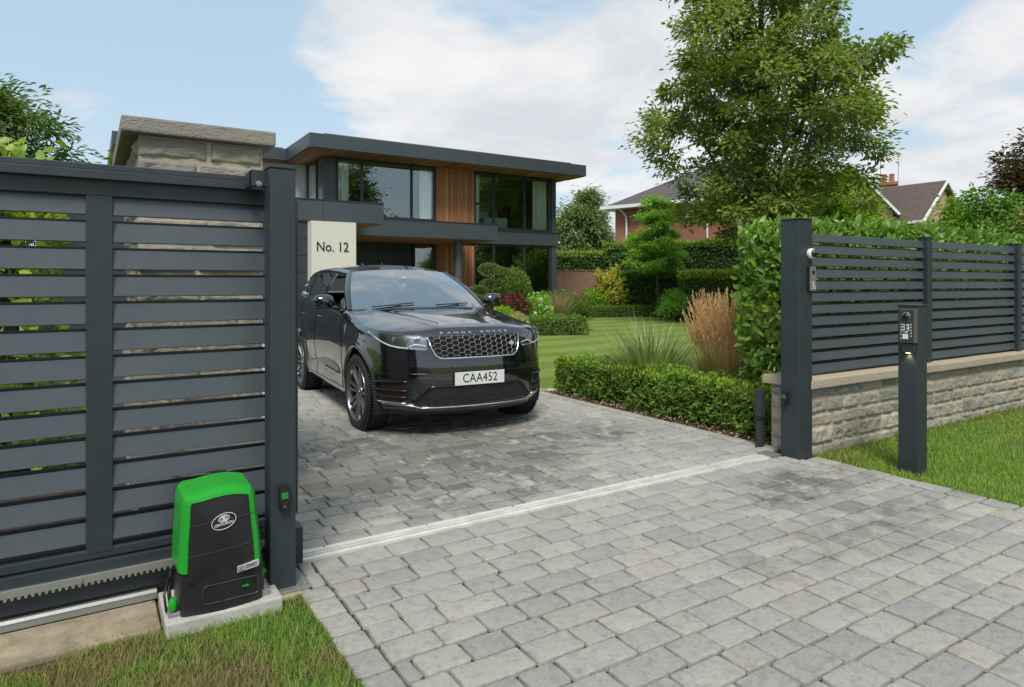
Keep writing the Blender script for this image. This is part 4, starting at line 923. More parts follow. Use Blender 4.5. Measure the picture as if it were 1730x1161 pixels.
# windows: frame mullions with panes as sub-parts
def window(xs, z0, z1, transoms=(), name='window', gl=None, y=22.10):
    b = MB(); f = .06
    b.box(xs[0] - f, xs[-1] + f, y - .05, y + .07, z1, z1 + f); b.box(xs[0] - f, xs[-1] + f, y - .05, y + .07, z0 - f, z0)
    for x in xs: b.box(x - f / 2 - .005, x + f / 2 + .005, y - .055, y + .06, z0, z1)
    for (xa, xb, z) in transoms: b.box(xa + .035, xb - .035, y - .045, y + .05, z - .035, z + .035)
    w = b.build(name, FRAME_DARK, H)
    for i in range(len(xs) - 1):
        p = MB(); p.add([(xs[i] + .04, y, z0 + .002), (xs[i + 1] - .04, y, z0 + .002), (xs[i + 1] - .04, y, z1 - .002), (xs[i] + .04, y, z1 - .002)], [(0, 1, 2, 3)]); p.build('pane', gl or GLASS, w)
    return w
window([7.06, 7.93, 9.77, 10.66], 3.82, 5.68); window([12.36, 13.20, 14.62, 15.86], 3.64, 5.68, [(12.36, 13.20, 4.52)])
window([12.36, 13.20, 14.62, 15.86], .12, 2.95, gl=GLASS_LOW); window([9.86, 10.62], .12, 2.85, gl=GLASS_LOW)
# left side glazing of the upper corner
b = MB()
for y in (22.2, 22.98, 24.12): b.box(6.60, 6.68, y, y + .05, 3.8, 5.72)
b.box(6.60, 6.68, 22.2, 24.2, 5.68, 5.74); b.box(6.60, 6.68, 22.2, 24.2, 3.72, 3.8); w = b.build('side_window', FRAME_DARK, H)
for (a, c) in ((22.25, 22.98), (23.03, 24.12)):
    p = MB(); p.add([(6.64, a, 3.8), (6.64, c, 3.8), (6.64, c, 5.68), (6.64, a, 5.68)], [(0, 1, 2, 3)]); p.build('pane', GLASS, w)
for q in [(6.60, 7.00, 22.05, 22.20, 3.57, 5.744), (15.93, 16.15, 22.05, 22.25, 3.57, 5.744), (15.93, 16.18, 22.05, 22.25, 0, 3.0)]: hb('corner_post', HOUSE_ANTH, q)
hb('side_wall', HOUSE_ANTH, (16.0, 16.15, 22.25, 29, 0, 5.74))
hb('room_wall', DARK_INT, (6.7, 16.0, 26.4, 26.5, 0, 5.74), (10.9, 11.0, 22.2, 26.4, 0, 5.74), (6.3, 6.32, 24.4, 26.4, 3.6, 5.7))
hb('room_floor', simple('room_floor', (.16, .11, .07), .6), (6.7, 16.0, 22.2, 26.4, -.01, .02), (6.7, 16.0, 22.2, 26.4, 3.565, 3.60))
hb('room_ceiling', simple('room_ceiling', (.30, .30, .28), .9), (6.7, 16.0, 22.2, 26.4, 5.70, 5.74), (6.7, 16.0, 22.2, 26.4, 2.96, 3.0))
def curtain(x0, x1, z0, z1, y=22.24, parent=None):
    rows = []; n = int((x1 - x0) * 90)
    for z in np.linspace(z0, z1, 5): rows.append([(x0 + (x1 - x0) * i / n, y + .045 * math.sin(i * .62) * (1.1 - .3 * (z - z0) / (z1 - z0)) + .02 * math.sin(i * .23), z) for i in range(n + 1)])
    b = MB(); b.grid(rows); b.build('curtain', CURTAIN, H, smooth=True)
curtain(7.05, 7.52, 3.62, 5.62); curtain(10.15, 10.62, 3.62, 5.62); curtain(12.40, 12.66, 3.62, 5.62); curtain(15.12, 15.78, 3.62, 5.62); curtain(6.95, 7.02, 3.62, 5.6, 22.8)
curtain(12.5, 12.8, .05, 2.9, 23.3)
b = MB(); b.box(13.25, 14.35, 22.9, 24.4, 3.62, 4.12, bev=.06); b.box(13.3, 14.3, 24.4, 24.5, 3.62, 4.5, bev=.03); t = b.build('bed', simple('pale_bedding', (.5, .62, .56), .9), None); tag(t, 'pale green bed seen through the upper right window', 'bed')

# ================================================================== BRICK HOUSES
def oriented(name, label, loc, rz, cat='house'): return thing(name, label, cat, loc, rz)
h2 = oriented('brick_house', 'red brick house with hipped brown roof and white gutters behind the hedges', (25.35, 28.9, 0), R(-74))
b = MB(); b.box(0, 9.5, 0, 8, 0, 5.75); b.build('wall', BRICK, h2, local=True)
b = MB(); b.add([(-.55, -.55, 5.78), (10, -.55, 5.78), (10, 8.5, 5.78), (-.55, 8.5, 5.78), (3.8, 4, 8.3), (6, 4, 8.3)], [(0, 1, 5, 4), (1, 2, 5), (2, 3, 4, 5), (3, 0, 4), (3, 2, 1, 0)]); rfo = b.build('roof', TILE2, h2, local=True)
b = MB(); b.box(-.6, 10.1, -.66, -.58, 5.66, 5.84); b.box(-.66, -.58, -.6, 8.6, 5.66, 5.84); b.box(-.55, 9.9, -.575, -.02, 5.64, 5.68); b.build('gutter', WHITE_PAINT, rfo, local=True)
b = MB(); b.tube([(.55, -.62, 5.7), (.7, -.3, 5.45), (.8, -.09, 5.2), (.8, -.09, .2)], .06, 8); b.tube([(5.6, -.07, 5.5), (5.6, -.07, .2)], .05, 8); b.build('downpipe', WHITE_PAINT, h2, local=True)
for wx, wz in ((2.2, 3.9), (7.0, 3.3)):
    b = MB(); b.box(wx, wx + 1.3, -.06, .02, wz, wz + .09); b.box(wx, wx + 1.3, -.06, .02, wz + 1.25, wz + 1.34)
    for q in (0, .62, 1.22): b.box(wx + q, wx + q + .08, -.06, .02, wz + .09, wz + 1.25)
    w = b.build('window', WHITE_PAINT, h2, local=True); b = MB(); b.box(wx + .08, wx + 1.22, -.03, -.02, wz + .09, wz + 1.25); b.build('pane', GLASS_LOW, w, local=True)
b = MB(); b.prism([(5.9, 2.2), (7.7, 4.3), (9.6, 2.2)], -1.6, -.08, 'XZ'); b.build('porch_roof', TILE2, h2, local=True)
# gable-fronted house between the trees
h4 = oriented('gable_fronted_house', 'tall brown tiled roof with white verge boards half hidden behind the big tree', (41.2, 24.4, 0), R(-66))
b = MB(); b.box(-2.4, 2.4, 0, 8, 0, 6.0); b.prism([(-2.4, 6.0), (0, 8.9), (2.4, 6.0)], .01, .2, 'XZ'); b.build('wall', BUFF, h4, local=True)
b = MB(); b.prism([(-2.8, 5.75), (0, 9.15), (2.8, 5.75), (2.6, 5.62), (0, 8.95), (-2.6, 5.62)], -.3, 8.3, 'XZ'); b.build('roof', TILE, h4, local=True)
b = MB(); b.prism([(-2.85, 5.74), (0, 9.2), (2.85, 5.74), (2.72, 5.66), (0, 9.04), (-2.72, 5.66)], -.38, -.30, 'XZ'); b.build('verge_board', WHITE_PAINT, h4, local=True)
b = MB(); b.box(-.55, .55, -.04, .02, 6.3, 7.4); w = b.build('window', WHITE_PAINT, h4, local=True); b = MB(); b.box(-.45, .45, -.05, -.041, 6.4, 7.3); b.build('pane', GLASS_LOW, w, local=True)
h3 = oriented('gabled_house', 'low brown tiled house with small buff brick gable and white bargeboards', (42.3, 20.6, 0), R(-90))
b = MB(); b.box(-8, 0, 0, 5, 0, 5.4); b.prism([(0.01, 5.38), (2.5, 7.55), (4.99, 5.38)], -.2, 0, 'YZ'); b.build('wall', BUFF, h3, local=True)
b = MB(); b.prism([(-.45, 5.22), (2.5, 7.86), (5.45, 5.22), (5.2, 5.1), (2.5, 7.6), (-.2, 5.1)], -8.2, .28, 'YZ'); r3 = b.build('roof', TILE, h3, local=True)
b = MB(); b.prism([(-.48, 5.22), (2.5, 7.88), (5.48, 5.22), (5.34, 5.12), (2.5, 7.70), (-.34, 5.12)], .285, .36, 'YZ'); b.build('bargeboard', WHITE_PAINT, r3, local=True)
b = MB(); b.box(-8.2, .28, -.55, -.46, 5.08, 5.24); b.build('gutter', WHITE_PAINT, r3, local=True)
b = MB(); b.tube([(.33, -.42, 5.1), (.2, -.1, 4.8), (.1, -.07, .2)], .05, 6); b.build('downpipe', WHITE_PAINT, h3, local=True)
b = MB(); b.box(.01, .07, 1.3, 3.9, 4.15, 4.24); b.box(.01, .07, 1.3, 3.9, 5.1, 5.19)
for q in (1.3, 2.13, 2.98, 3.82): b.box(.01, .07, q, q + .08, 4.24, 5.1)
w = b.build('window', WHITE_PAINT, h3, local=True); b = MB(); b.box(.012, .03, 1.38, 3.82, 4.24, 5.1); b.build('pane', GLASS_LOW, w, local=True)
# chimney of the house behind
b = MB(); b.box(-.5, .5, -.45, .45, 4, 8.35); b.box(-.58, .58, -.53, .53, 8.2, 8.42, bev=.03)
ch = oriented('chimney_stack', 'round shouldered brick chimney stack with pots and thin aerials', (46.6, 24.9, 0), R(-60), 'chimney'); b.build('stack', BRICK, ch, local=True)
b = MB()
for q in (-.22, .24): b.lathe([(.17, 8.42), (.14, 8.9), (.17, 8.93), (.17, 9.0), (.10, 9.0)], (q, 0, 0), n=12)
b.build('chimney_pot', simple('terracotta', (.34, .13, .08), .8), ch, local=True, smooth=True, sharp=40)
b = MB(); b.tube([(-.45, -.3, 8.3), (-.45, -.3, 10.6)], .022, 5); b.tube([(-1.1, -.3, 10.4), (.5, -.3, 10.5)], .018, 5); b.tube([(.6, -.2, 8), (.62, -.2, 10.2)], .02, 5)
for q in np.arange(-1.0, .5, .22): b.tube([(q, -.55, 10.43 + q * .03), (q, -.05, 10.43 + q * .03)], .012, 4)
for q in (9.7, 9.95, 10.15): b.tube([(.45, -.2, q), (.8, -.2, q)], .012, 4)
b.build('aerial', STEEL, ch, local=True)
# timber garden fence
fx = thing('timber_fence', 'brown horizontal board fence beside the house corner', 'fence', (17.0, 23.6, 0))
b = MB(); rg = random.Random(4)
for z in np.arange(.06, 2.0, .135): b.box(16.2, 20.6, 23.60, 23.625, z, z + .128)
b.build('boards', FENCEWOOD, fx)
for x in (16.7, 17.75, 18.9, 20.1):
    b = MB(); b.box(x, x + .06, 23.575, 23.66, 0, 2.06); b.build('post', FENCEWOOD, fx)
b = MB(); b.box(16.2, 20.6, 23.57, 23.66, 2.045, 2.08); b.build('top_rail', FENCEWOOD, fx)

# ================================================================== FOLIAGE: HEDGES
L_SHOOT = leafmat('laurel_shoot', [(.07, .14, .018), (.115, .20, .028), (.17, .25, .045), (.05, .11, .015)], .32, .38, .5)
def laurel(name, label, x0, x1, y0, y1, z1, n, m, ms, seed, leaf=(.108, .048), shoots=1400, group=None):
    t = thing(name, label, 'hedge', ((x0 + x1) / 2, (y0 + y1) / 2, 0), group=group)
    hx, hy = (x1 - x0) / 2, (y1 - y0) / 2
    hedge_box(t, -hx, hx, -hy, hy, z1, n=n, leaf=leaf, m=m, core=CORE_SHADE, rough=.10, kind='big', seed=seed, lump=.14)
    rng = np.random.default_rng(seed); k = shoots; st = 4
    P = np.stack([rng.uniform(-hx, hx, k), rng.uniform(-hy, hy, k), np.full(k, z1)], 1); P[:, 2] += clip_noise(P, 1.7, seed) * .12 + rng.uniform(-.10, .12, k)
    ax = unit(rdir(k, rng) * [.75, .75, .3] + [0, 0, .75]); nr = unit(rdir(k, rng) + [0, 0, .2])
    leaves('young_shoots', P, ax, nr, leaf[0] * rng.uniform(.7, 1.25, k), leaf[1] * rng.uniform(.75, 1.15, k), ms, t, 'big', local=True)
    # shoots on the flanks too
    k = shoots // 3; s = rng.choice([-1, 1], k); P = np.stack([rng.uniform(-hx, hx, k), -hy * np.ones(k) - rng.uniform(-.03, .08, k), rng.uniform(z1 * .45, z1, k)], 1)
    q = rng.random(k) < .3; P[q, 0] = -hx - rng.uniform(-.02, .08, q.sum()); P[q, 1] = rng.uniform(-hy, hy, q.sum())
    ax = unit(rdir(k, rng) * .7 + [-.2, -.4, .5]); leaves('side_shoots', P, ax, unit(rdir(k, rng) * .6 + [-.3, -.6, .3]), leaf[0] * rng.uniform(.7, 1.2, k), leaf[1] * rng.uniform(.75, 1.1, k), ms, t, 'big', local=True)
    return t
laurel('laurel_hedge', 'large leaved green laurel hedge rising behind the right slatted fence', 5.66, 14.2, 3.93, 4.52, 2.02, 19000, L_LAUREL, L_SHOOT, 3, shoots=4600)
laurel('leafy_hedge', 'yellow green large leaved hedge glimpsed through the left bay of the open gate', -4.6, -.22, 5.9, 6.7, 2.05, 6500, L_YGREEN, leafmat('yellow_shoot', [(.26, .30, .02), (.38, .38, .03), (.18, .26, .02), (.34, .16, .03)], .4, .4), 8, (.13, .065), shoots=1500)
t = thing('leafy_shrub', 'bright yellow green shrub top showing above the far left gate rail', 'shrub', (-1.25, 6.4, 0))
rg = np.random.default_rng(2); k = 1500; P = rg.normal(size=(k, 3)) * [.36, .35, .22] + [0, 0, 2.25]; leaves('foliage', P, unit(rdir(k, rg) + [0, 0, .5]), unit(rdir(k, rg) + [0, 0, .6]), .13, .07, L_YGREEN, t, 'big', local=True)
b = MB(); b.tube([(0, 0, 0), (.02, 0, 1.2), (.1, .02, 2.3)], [.03, .02, .01], 6); b.tube([(0, 0, .6), (-.2, 0, 1.6), (-.3, .05, 2.4)], [.02, .015, .008], 6); b.build('stems', BARK, t, local=True)

t = thing('box_hedge', 'low clipped box hedge running along the right edge of the drive', 'hedge', (5.69, 5.5, 0), R(0))
hedge_box(t, -.27, .27, -1.62, 1.90, .43, n=24000, leaf=(.056, .023), m=L_BOX, core=CORE_SHADE, rough=.065, seed=1, lump=.085, z0=.02)
rg = np.random.default_rng(12); k = 6500; P = np.stack([rg.uniform(-.28, .28, k), rg.uniform(-1.64, 1.92, k), .43 + rg.uniform(-.05, .05, k)], 1); P[:, 2] += clip_noise(P, 3.2, 3.3) * .085
leaves('young_growth', P, unit(rdir(k, rg) * .8 + [0, 0, .7]), unit(rdir(k, rg)), .052, .021, leafmat('box_new_leaf', [(.12, .22, .02), (.19, .30, .03), (.24, .30, .04)], .4, .35), t, 'small', local=True)
def hedge(name, label, cx, cy, rz, lx, ly, z, n, leaf, m, top=None, seed=0, lump=.08, z0=0.):
    t = thing(name, label, 'hedge', (cx, cy, 0), rz)
    hedge_box(t, -lx / 2, lx / 2, -ly / 2, ly / 2, z, n=n, leaf=leaf, m=m, core=CORE_SHADE, rough=.06, seed=seed, lump=lump, z0=z0)
    if top:
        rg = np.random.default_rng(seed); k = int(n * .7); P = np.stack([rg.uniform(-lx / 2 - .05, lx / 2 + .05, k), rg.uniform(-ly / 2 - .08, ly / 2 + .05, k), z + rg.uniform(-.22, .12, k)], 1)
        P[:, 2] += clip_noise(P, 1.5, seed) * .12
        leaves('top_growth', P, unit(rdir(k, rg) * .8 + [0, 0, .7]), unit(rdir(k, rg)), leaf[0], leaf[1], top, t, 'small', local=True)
    return t
hedge('clipped_hedge', 'low square clipped hedge at the edge of the lawn beyond the car bonnet', 10.95, 16.0, R(-25), 2.9, 1.0, .50, 9000, (.06, .028), L_BOX, None, 21)
hedge('clipped_hedge', 'long low hedge along the far end of the lawn beside the young tree', 19.7, 22.3, R(-18), 4.4, .7, .46, 8000, (.07, .03), L_BOX, None, 22)
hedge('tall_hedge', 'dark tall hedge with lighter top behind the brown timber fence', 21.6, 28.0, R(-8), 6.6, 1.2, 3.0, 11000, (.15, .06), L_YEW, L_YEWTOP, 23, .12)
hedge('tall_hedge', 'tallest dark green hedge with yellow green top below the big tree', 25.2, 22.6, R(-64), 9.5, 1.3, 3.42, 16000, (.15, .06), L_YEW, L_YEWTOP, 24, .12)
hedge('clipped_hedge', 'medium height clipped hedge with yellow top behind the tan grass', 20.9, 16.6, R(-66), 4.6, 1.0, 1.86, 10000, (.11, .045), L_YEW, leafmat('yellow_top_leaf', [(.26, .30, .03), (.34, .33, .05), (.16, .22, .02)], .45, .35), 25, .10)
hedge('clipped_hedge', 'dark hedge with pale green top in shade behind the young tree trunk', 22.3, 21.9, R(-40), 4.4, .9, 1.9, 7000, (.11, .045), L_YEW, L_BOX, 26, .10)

# ================================================================== TREES
tree('broadleaf_tree', 'large broadleaf tree with full green crown standing behind the right hedge', 'tree', (18.74, 14.16, 0), 14.6,
     [(.205, 1.2), (.24, 2.3), (.30, 2.95), (.38, 3.1), (.47, 3.85), (.52, 3.7), (.61, 3.15), (.74, 2.4), (.9, 1.4), (1, .5)], .27, 330, 170, (.205, .11), L_BIG, seed=4, limb_n=26, clump_r=.50, first=.16, trunk_top=.86, flat=.62)
tree('young_tree', 'slim young tree with layered bright crown at the far end of the lawn', 'tree', (20.95, 21.1, 0), 5.35,
     [(.38, .9), (.46, 1.2), (.56, 1.0), (.68, .85), (.8, .65), (.92, .42), (1, .15)], .065, 95, 110, (.17, .08), L_YOUNG, seed=9, limb_n=12, clump_r=.30, first=.42, trunk_top=.93, flat=.4)
tree('willowy_tree', 'bushy grey green tree right of the house corner', 'tree', (26.6, 33.4, 0), 7.3,
     [(.12, 1.6), (.35, 2.1), (.6, 2.0), (.8, 1.5), (.93, .8), (1, .3)], .16, 220, 160, (.26, .095), L_WILLOW, seed=12, limb_n=12, clump_r=.6, first=.12, trunk_top=.8, flat=.7, hang=.1)
tree('yellow_green_tree', 'light yellow green tree in front of the tiled roofs', 'tree', (26.1, 16.1, 0), 6.1,
     [(.3, 1.3), (.5, 1.8), (.68, 1.7), (.85, 1.1), (1, .3)], .10, 200, 170, (.19, .10), L_YGREEN, seed=15, limb_n=10, clump_r=.42, first=.28, trunk_top=.85)
tree('copper_tree', 'dark copper leaved tree at the right edge of the picture', 'tree', (25.5, 8.2, 0), 6.5,
     [(.3, .8), (.5, 1.3), (.7, 1.6), (.85, 1.3), (1, .4)], .14, 170, 150, (.19, .10), L_COPPERB, seed=18, limb_n=12, clump_r=.5, first=.25, trunk_top=.85)
tree('rowan_tree', 'feathery green tree rising behind the far left of the gate', 'tree', (-2.0, 18.6, 0), 5.8,
     [(.45, 1.9), (.62, 2.2), (.76, 1.8), (.88, 1.25), (1, .4)], .12, 170, 150, (.20, .065), L_ASH, seed=21, limb_n=12, clump_r=.48, first=.3, trunk_top=.85)
for i, (x, y, h, r_, lab, sd, mm) in enumerate([(19.6, 8.0, 3.75, 1.3, 'rounded dark green shrub behind the far end of the right hedge', 31, L_LAUREL), (23.6, 10.3, 4.1, 1.3, 'yellow tinged tall shrub beside the small buff gable', 33, L_YGREEN), (18.6, 5.9, 3.4, 1.2, 'green shrub at the right picture edge above the hedge', 35, L_BIG)]):
    tree('garden_shrub', lab, 'shrub', (x, y, 0), h, [(.15, r_ * .8), (.5, r_), (.8, r_ * .75), (1, r_ * .3)], .07, 110, 150, (.15, .075), mm, seed=sd, limb_n=8, clump_r=.42, first=.12, trunk_top=.8)
# trees on the other side of the lane, seen mirrored in the house windows
for i, (x, y, h, r_, lab, sd) in enumerate([(17.0, -6, 10.4, 2.9, 'tree across the lane mirrored in the left upper window', 41), (31.0, -6, 11.6, 3.6, 'large tree across the lane mirrored in the middle of the right hand windows', 43), (37.5, -7, 13, 4.6, 'large tree across the lane mirrored in the rightmost upper window', 45)]):
    tree('lane_tree', lab, 'tree', (x, y, 0), h, [(.12, r_ * .7), (.45, r_), (.75, r_ * .8), (1, r_ * .3)], .22, 120, 110, (.42, .22), L_BIG, seed=sd, limb_n=10, clump_r=.95, first=.12)

# ================================================================== PLANTING
clump_grass('feather_grass', 'tall tan feather grass clump between laurel and green sedge', (6.14, 5.02, .0), 1200, .95, 1.0, .007, L_TAN, 1, .34, None, .36, (360, L_PLUME, 1.33, .007), seg=6, br=.16)
clump_grass('feather_grass', 'lower tan feather grass leaning beside the tallest clump', (6.38, 5.36, .0), 700, .85, 1.0, .007, L_TAN, 2, .36, None, .40, (180, L_PLUME, 1.18, .007), seg=6, br=.15)
clump_grass('sedge_plant', 'arching variegated green sedge behind the box hedge', (5.98, 6.15, 0), 1000, 1.12, 1.0, .020, L_PHORM, 3, .5, None, .72, None, 'sedge', 7, .12)
clump_grass('red_sedge', 'reddish brown sedge between the green sedge and tan grass', (6.25, 5.55, 0), 700, .74, 1.1, .006, L_RED, 4, .5, None, .5, None, 'sedge', 6, .12)
clump_grass('red_sedge', 'small bronze sedge tucked low behind the box hedge', (6.10, 4.55, 0), 380, .55, 1.1, .006, L_RED, 5, .5, None, .55, None, 'sedge', 6, .10)
clump_grass('sedge_plant', 'low dark green sedge left of the arching sedge', (6.25, 6.75, 0), 300, .55, 1.0, .012, L_PHORM, 6, .55, None, .7, None, 'sedge', 6, .10)

def put(px, d): # garden plants: compass placing from the drive mouth
    f = 1125.; u = (px - 865) / f; th = math.atan(715 / 1125.)
    return (d * (math.sin(th) + u * math.cos(th)), d * (math.cos(th) - u * math.sin(th)), 0)
mound('topiary_ball', 'large clipped green ball shrub in front of the ground floor glass', 'shrub', (11.66, 18.3, 0), .60, .60, 1.95, 4200, (.07, .035), L_BOX, seed=1, lump=.04, stemmed=.55)
mound('maroon_acer', 'dome of dark maroon leaves behind the car mirror', 'shrub', (10.85, 17.15, 0), .62, .5, 1.12, 2600, (.10, .05), L_MAROON, seed=2, lump=.22)
mound('lime_shrub', 'small lime green mound at the end of the car bonnet', 'shrub', (10.1, 16.35, 0), .42, .4, .78, 1600, (.075, .04), L_LIME, seed=3)
mound('flowering_hydrangea', 'light green bush scattered with white flowers', 'shrub', (11.75, 17.0, 0), .48, .45, 1.05, 1700, (.10, .055), L_LIME, seed=4)
t = bpy.data.objects['flowering_hydrangea']; rg = np.random.default_rng(6); cc = rdir(22, rg); cc[:, 2] = np.abs(cc[:, 2]); C_ = cc * [.48, .45, .55] + [0, 0, .48]
for q in C_: leaves('flower_head', q + rdir(26, rg) * .055, rdir(26, rg), rdir(26, rg), .04, .04, L_WHITEFL, t, 'small', local=True)
clump_grass('blue_grass', 'blue green spiky grass tuft behind the low square hedge', (11.0, 16.75, 0), 900, .72, 1.0, .012, L_BLUE, 8, .5, None, .7, None, 'ornamental grass', 5, .2)
clump_grass('striped_grass', 'yellow and green striped grass tuft beside the blue green one', (11.75, 16.35, 0), 700, .60, 1.0, .014, L_LIME, 9, .6, None, .7, None, 'ornamental grass', 5, .2)
clump_grass('wispy_grass', 'tall wispy dull green grass in front of the timber fence', (13.6, 18.6, 0), 900, 1.25, 1.0, .012, L_TAN, 10, .45, None, .45, None, 'ornamental grass', 6, .3)
mound('lime_shrub', 'bright green dome shrub below the timber fence', 'shrub', (19.0, 23.2, 0), .78, .6, 1.15, 2600, (.09, .05), L_LIME, seed=5)
mound('green_shrub', 'mid green leafy shrub behind the bright dome', 'shrub', (20.9, 24.2, 0), .8, .7, 1.25, 2200, (.12, .06), L_BOX, seed=6, lump=.2)
mound('yellow_shrub', 'golden yellow leaved shrub right of the timber fence', 'shrub', (19.95, 23.1, 0), .72, .55, 1.85, 2100, (.17, .09), leafmat('golden_leaf', [(.26, .27, .04), (.36, .33, .06), (.18, .23, .03)], .5, .4), seed=7, lump=.7)
clump_grass('orange_sedge', 'orange and green arching sedge left of the young tree', (21.9, 23.0, 0), 700, 1.25, 1.0, .022, L_ORANGE, 11, .55, None, .7, None, 'sedge', 6, .2)
clump_grass('striped_grass', 'pale arching grass behind the far low hedge', (20.1, 23.4, 0), 600, 1.1, 1.0, .02, L_PHORM, 12, .55, None, .6, None, 'ornamental grass', 5, .25)
mound('green_shrub', 'dark broad leaved shrub right of the young tree trunk', 'shrub', (21.1, 20.0, 0), .9, .7, 1.15, 2400, (.16, .06), L_LAUREL, seed=8, lump=.25)
mound('lime_shrub', 'yellow green shrub behind the tips of the tan grass', 'shrub', (20.6, 17.6, 0), .7, .6, 1.35, 2200, (.14, .06), L_YGREEN, seed=9, lump=.2)
mound('green_shrub', 'dull green leafy filler shrub left of the golden shrub', 'shrub', (20.9, 23.7, 0), .7, .6, .95, 1800, (.12, .055), L_BIG, seed=10, lump=.2)
mound('green_shrub', 'rounded low shrub beside the wispy grass', 'shrub', (17.1, 21.7, 0), .6, .5, .75, 1500, (.09, .045), L_BOX, seed=11, lump=.15)
mound('variegated_shrub', 'cream edged small shrub by the corner of the low square hedge', 'shrub', (10.15, 15.75, 0), .35, .35, .62, 1200, (.07, .035), leafmat('cream_leaf', [(.30, .30, .13), (.14, .2, .04), (.42, .38, .2), (.2, .12, .06)], .5, .35), seed=12)
clump_grass('feather_grass', 'small far tan grass tuft in the shade right of the young tree', (20.2, 19.2, 0), 450, 1.05, 1.0, .016, L_TAN, 13, .4, None, .5, None, 'ornamental grass', 5, .2)
for (x0, x1, y0, y1) in [(9.3, 13.6, 16.4, 21.9), (16.0, 23.0, 22.6, 24.6)]: sheet('planting_bed_soil', x0, x1, y0, y1, .008 + x0 * .0002, SOIL)
# cloud-pruned pine
t = thing('cloud_pruned_tree', 'cloud pruned tree with rounded pads on a twisting stem before the glass', 'tree', (10.75, 18.3, 0))
b = MB(); b.tube([(.3, 0, 0), (.22, 0, .5), (.28, .02, .75), (.02, 0, 1.1), (-.25, 0, 1.35), (-.12, 0, 1.65)], [.06, .05, .045, .04, .03, .02], 8); b.tube([(.02, 0, 1.1), (.22, 0, 1.3), (.2, 0, 1.8)], [.035, .025, .015], 7); b.tube([(.22, 0, .6), (-.3, .02, .8), (-.5, 0, .95)], [.04, .025, .015], 7)
b.build('trunk', BARK, t, local=True, smooth=True)
PINEP = leafmat('pine_pad', [(.07, .12, .02), (.12, .17, .035), (.10, .13, .04)], .5, .3)
for (x, z, rx, rz) in [(.02, 1.92, .36, .20), (.42, 1.88, .22, .12), (.12, 1.46, .40, .17), (-.42, 1.25, .34, .15), (-.62, .98, .36, .15), (-.1, .95, .38, .14)]:
    rg = np.random.default_rng(int(x * 100 + 500)); k = 750; dd = rdir(k, rg); P = dd * [rx, rx * .8, rz] + [x, 0, z]; leaves('foliage_pad', P, unit(dd + rdir(k, rg) * .6 + [0, 0, .5]), unit(dd + rdir(k, rg) * .4), .055, .022, PINEP, t, 'small', local=True)
    
# ================================================================== GRASS, MULCH
def scatter(n, x0, x1, y0, y1, rng, dens=None):
    P = np.stack([rng.uniform(x0, x1, n), rng.uniform(y0, y1, n), np.zeros(n)], 1)
    if dens is not None: P = P[rng.random(n) < dens(P)]
    return P
def lawn_blades(name, P, h, w, m, rng, lean=.5, seg=3):
    n = len(P); a = rng.uniform(0, 2 * math.pi, n); ln = rng.uniform(.05, 1, n) * lean; D = np.stack([np.cos(a) * ln, np.sin(a) * ln, np.ones(n)], 1)
    o = blades(name, P, D, h * rng.uniform(.5, 1.15, n), w * rng.uniform(.7, 1.3, n), m, None, seg, .5, rng=rng); tag(o, kind='stuff'); return o
rg = np.random.default_rng(31)
P = scatter(110000, -1.6, .845, 1.3, 3.22, rg); q = P[:, 0] - .838; edge = (P[:, 1] > 3.16) & (P[:, 0] > .25); keep = (P[:, 1] < 3.19 + .05 * np.sin(P[:, 0] * 9)) & ~((P[:, 0] > .27) & (P[:, 0] < .74) & (P[:, 1] > 3.11)) & (rg.random(len(P)) < np.clip(1.15 - np.maximum(0, P[:, 0] - .3) * .25, 0, 1))
lawn_blades('verge_grass', P[keep], .062, .0032, L_GRASS, rg, 1.1, 4)
P = scatter(150000, 5.19, 11.5, .2, 3.42, rg, lambda P: np.clip(2.6 / (P[:, 0] - 3.6), .14, 1)); P = P[(P[:, 0] > 5.21 + .03 * np.sin(P[:, 1] * 11)) & ~((P[:, 0] > 5.45) & (P[:, 0] < 5.61) & (P[:, 1] > 2.68) & (P[:, 1] < 2.84))]
lawn_blades('right_verge_grass', P, .050, .0040, L_GRASS2, rg, .9)
P = scatter(90000, 5.35, 20, 7.35, 20.5, rg, lambda P: np.clip(8 / np.maximum(6, P[:, 1] - 1), .1, 1)); P = P[~((P[:, 0] < 8.2) & (P[:, 1] < 7.45))]
lawn_blades('garden_grass', P, .030, .005, leafmat('garden_blade', [(.12, .18, .03), (.16, .22, .04), (.20, .25, .05)], .5, .35), rg, .6, 2)
P = scatter(2600, 5.16, 5.30, 3.7, 3.9, rg)
# tufts and fallen leaves at the wall foot
P = np.concatenate([scatter(1500, 5.2, 9.5, 3.36, 3.43, rg), scatter(500, 5.17, 5.6, 3.15, 3.4, rg)]); lawn_blades('wall_foot_grass', P, .085, .005, leafmat('dry_tuft', [(.16, .17, .04), (.10, .15, .02), (.26, .22, .09)], .5, .3), rg, .7)
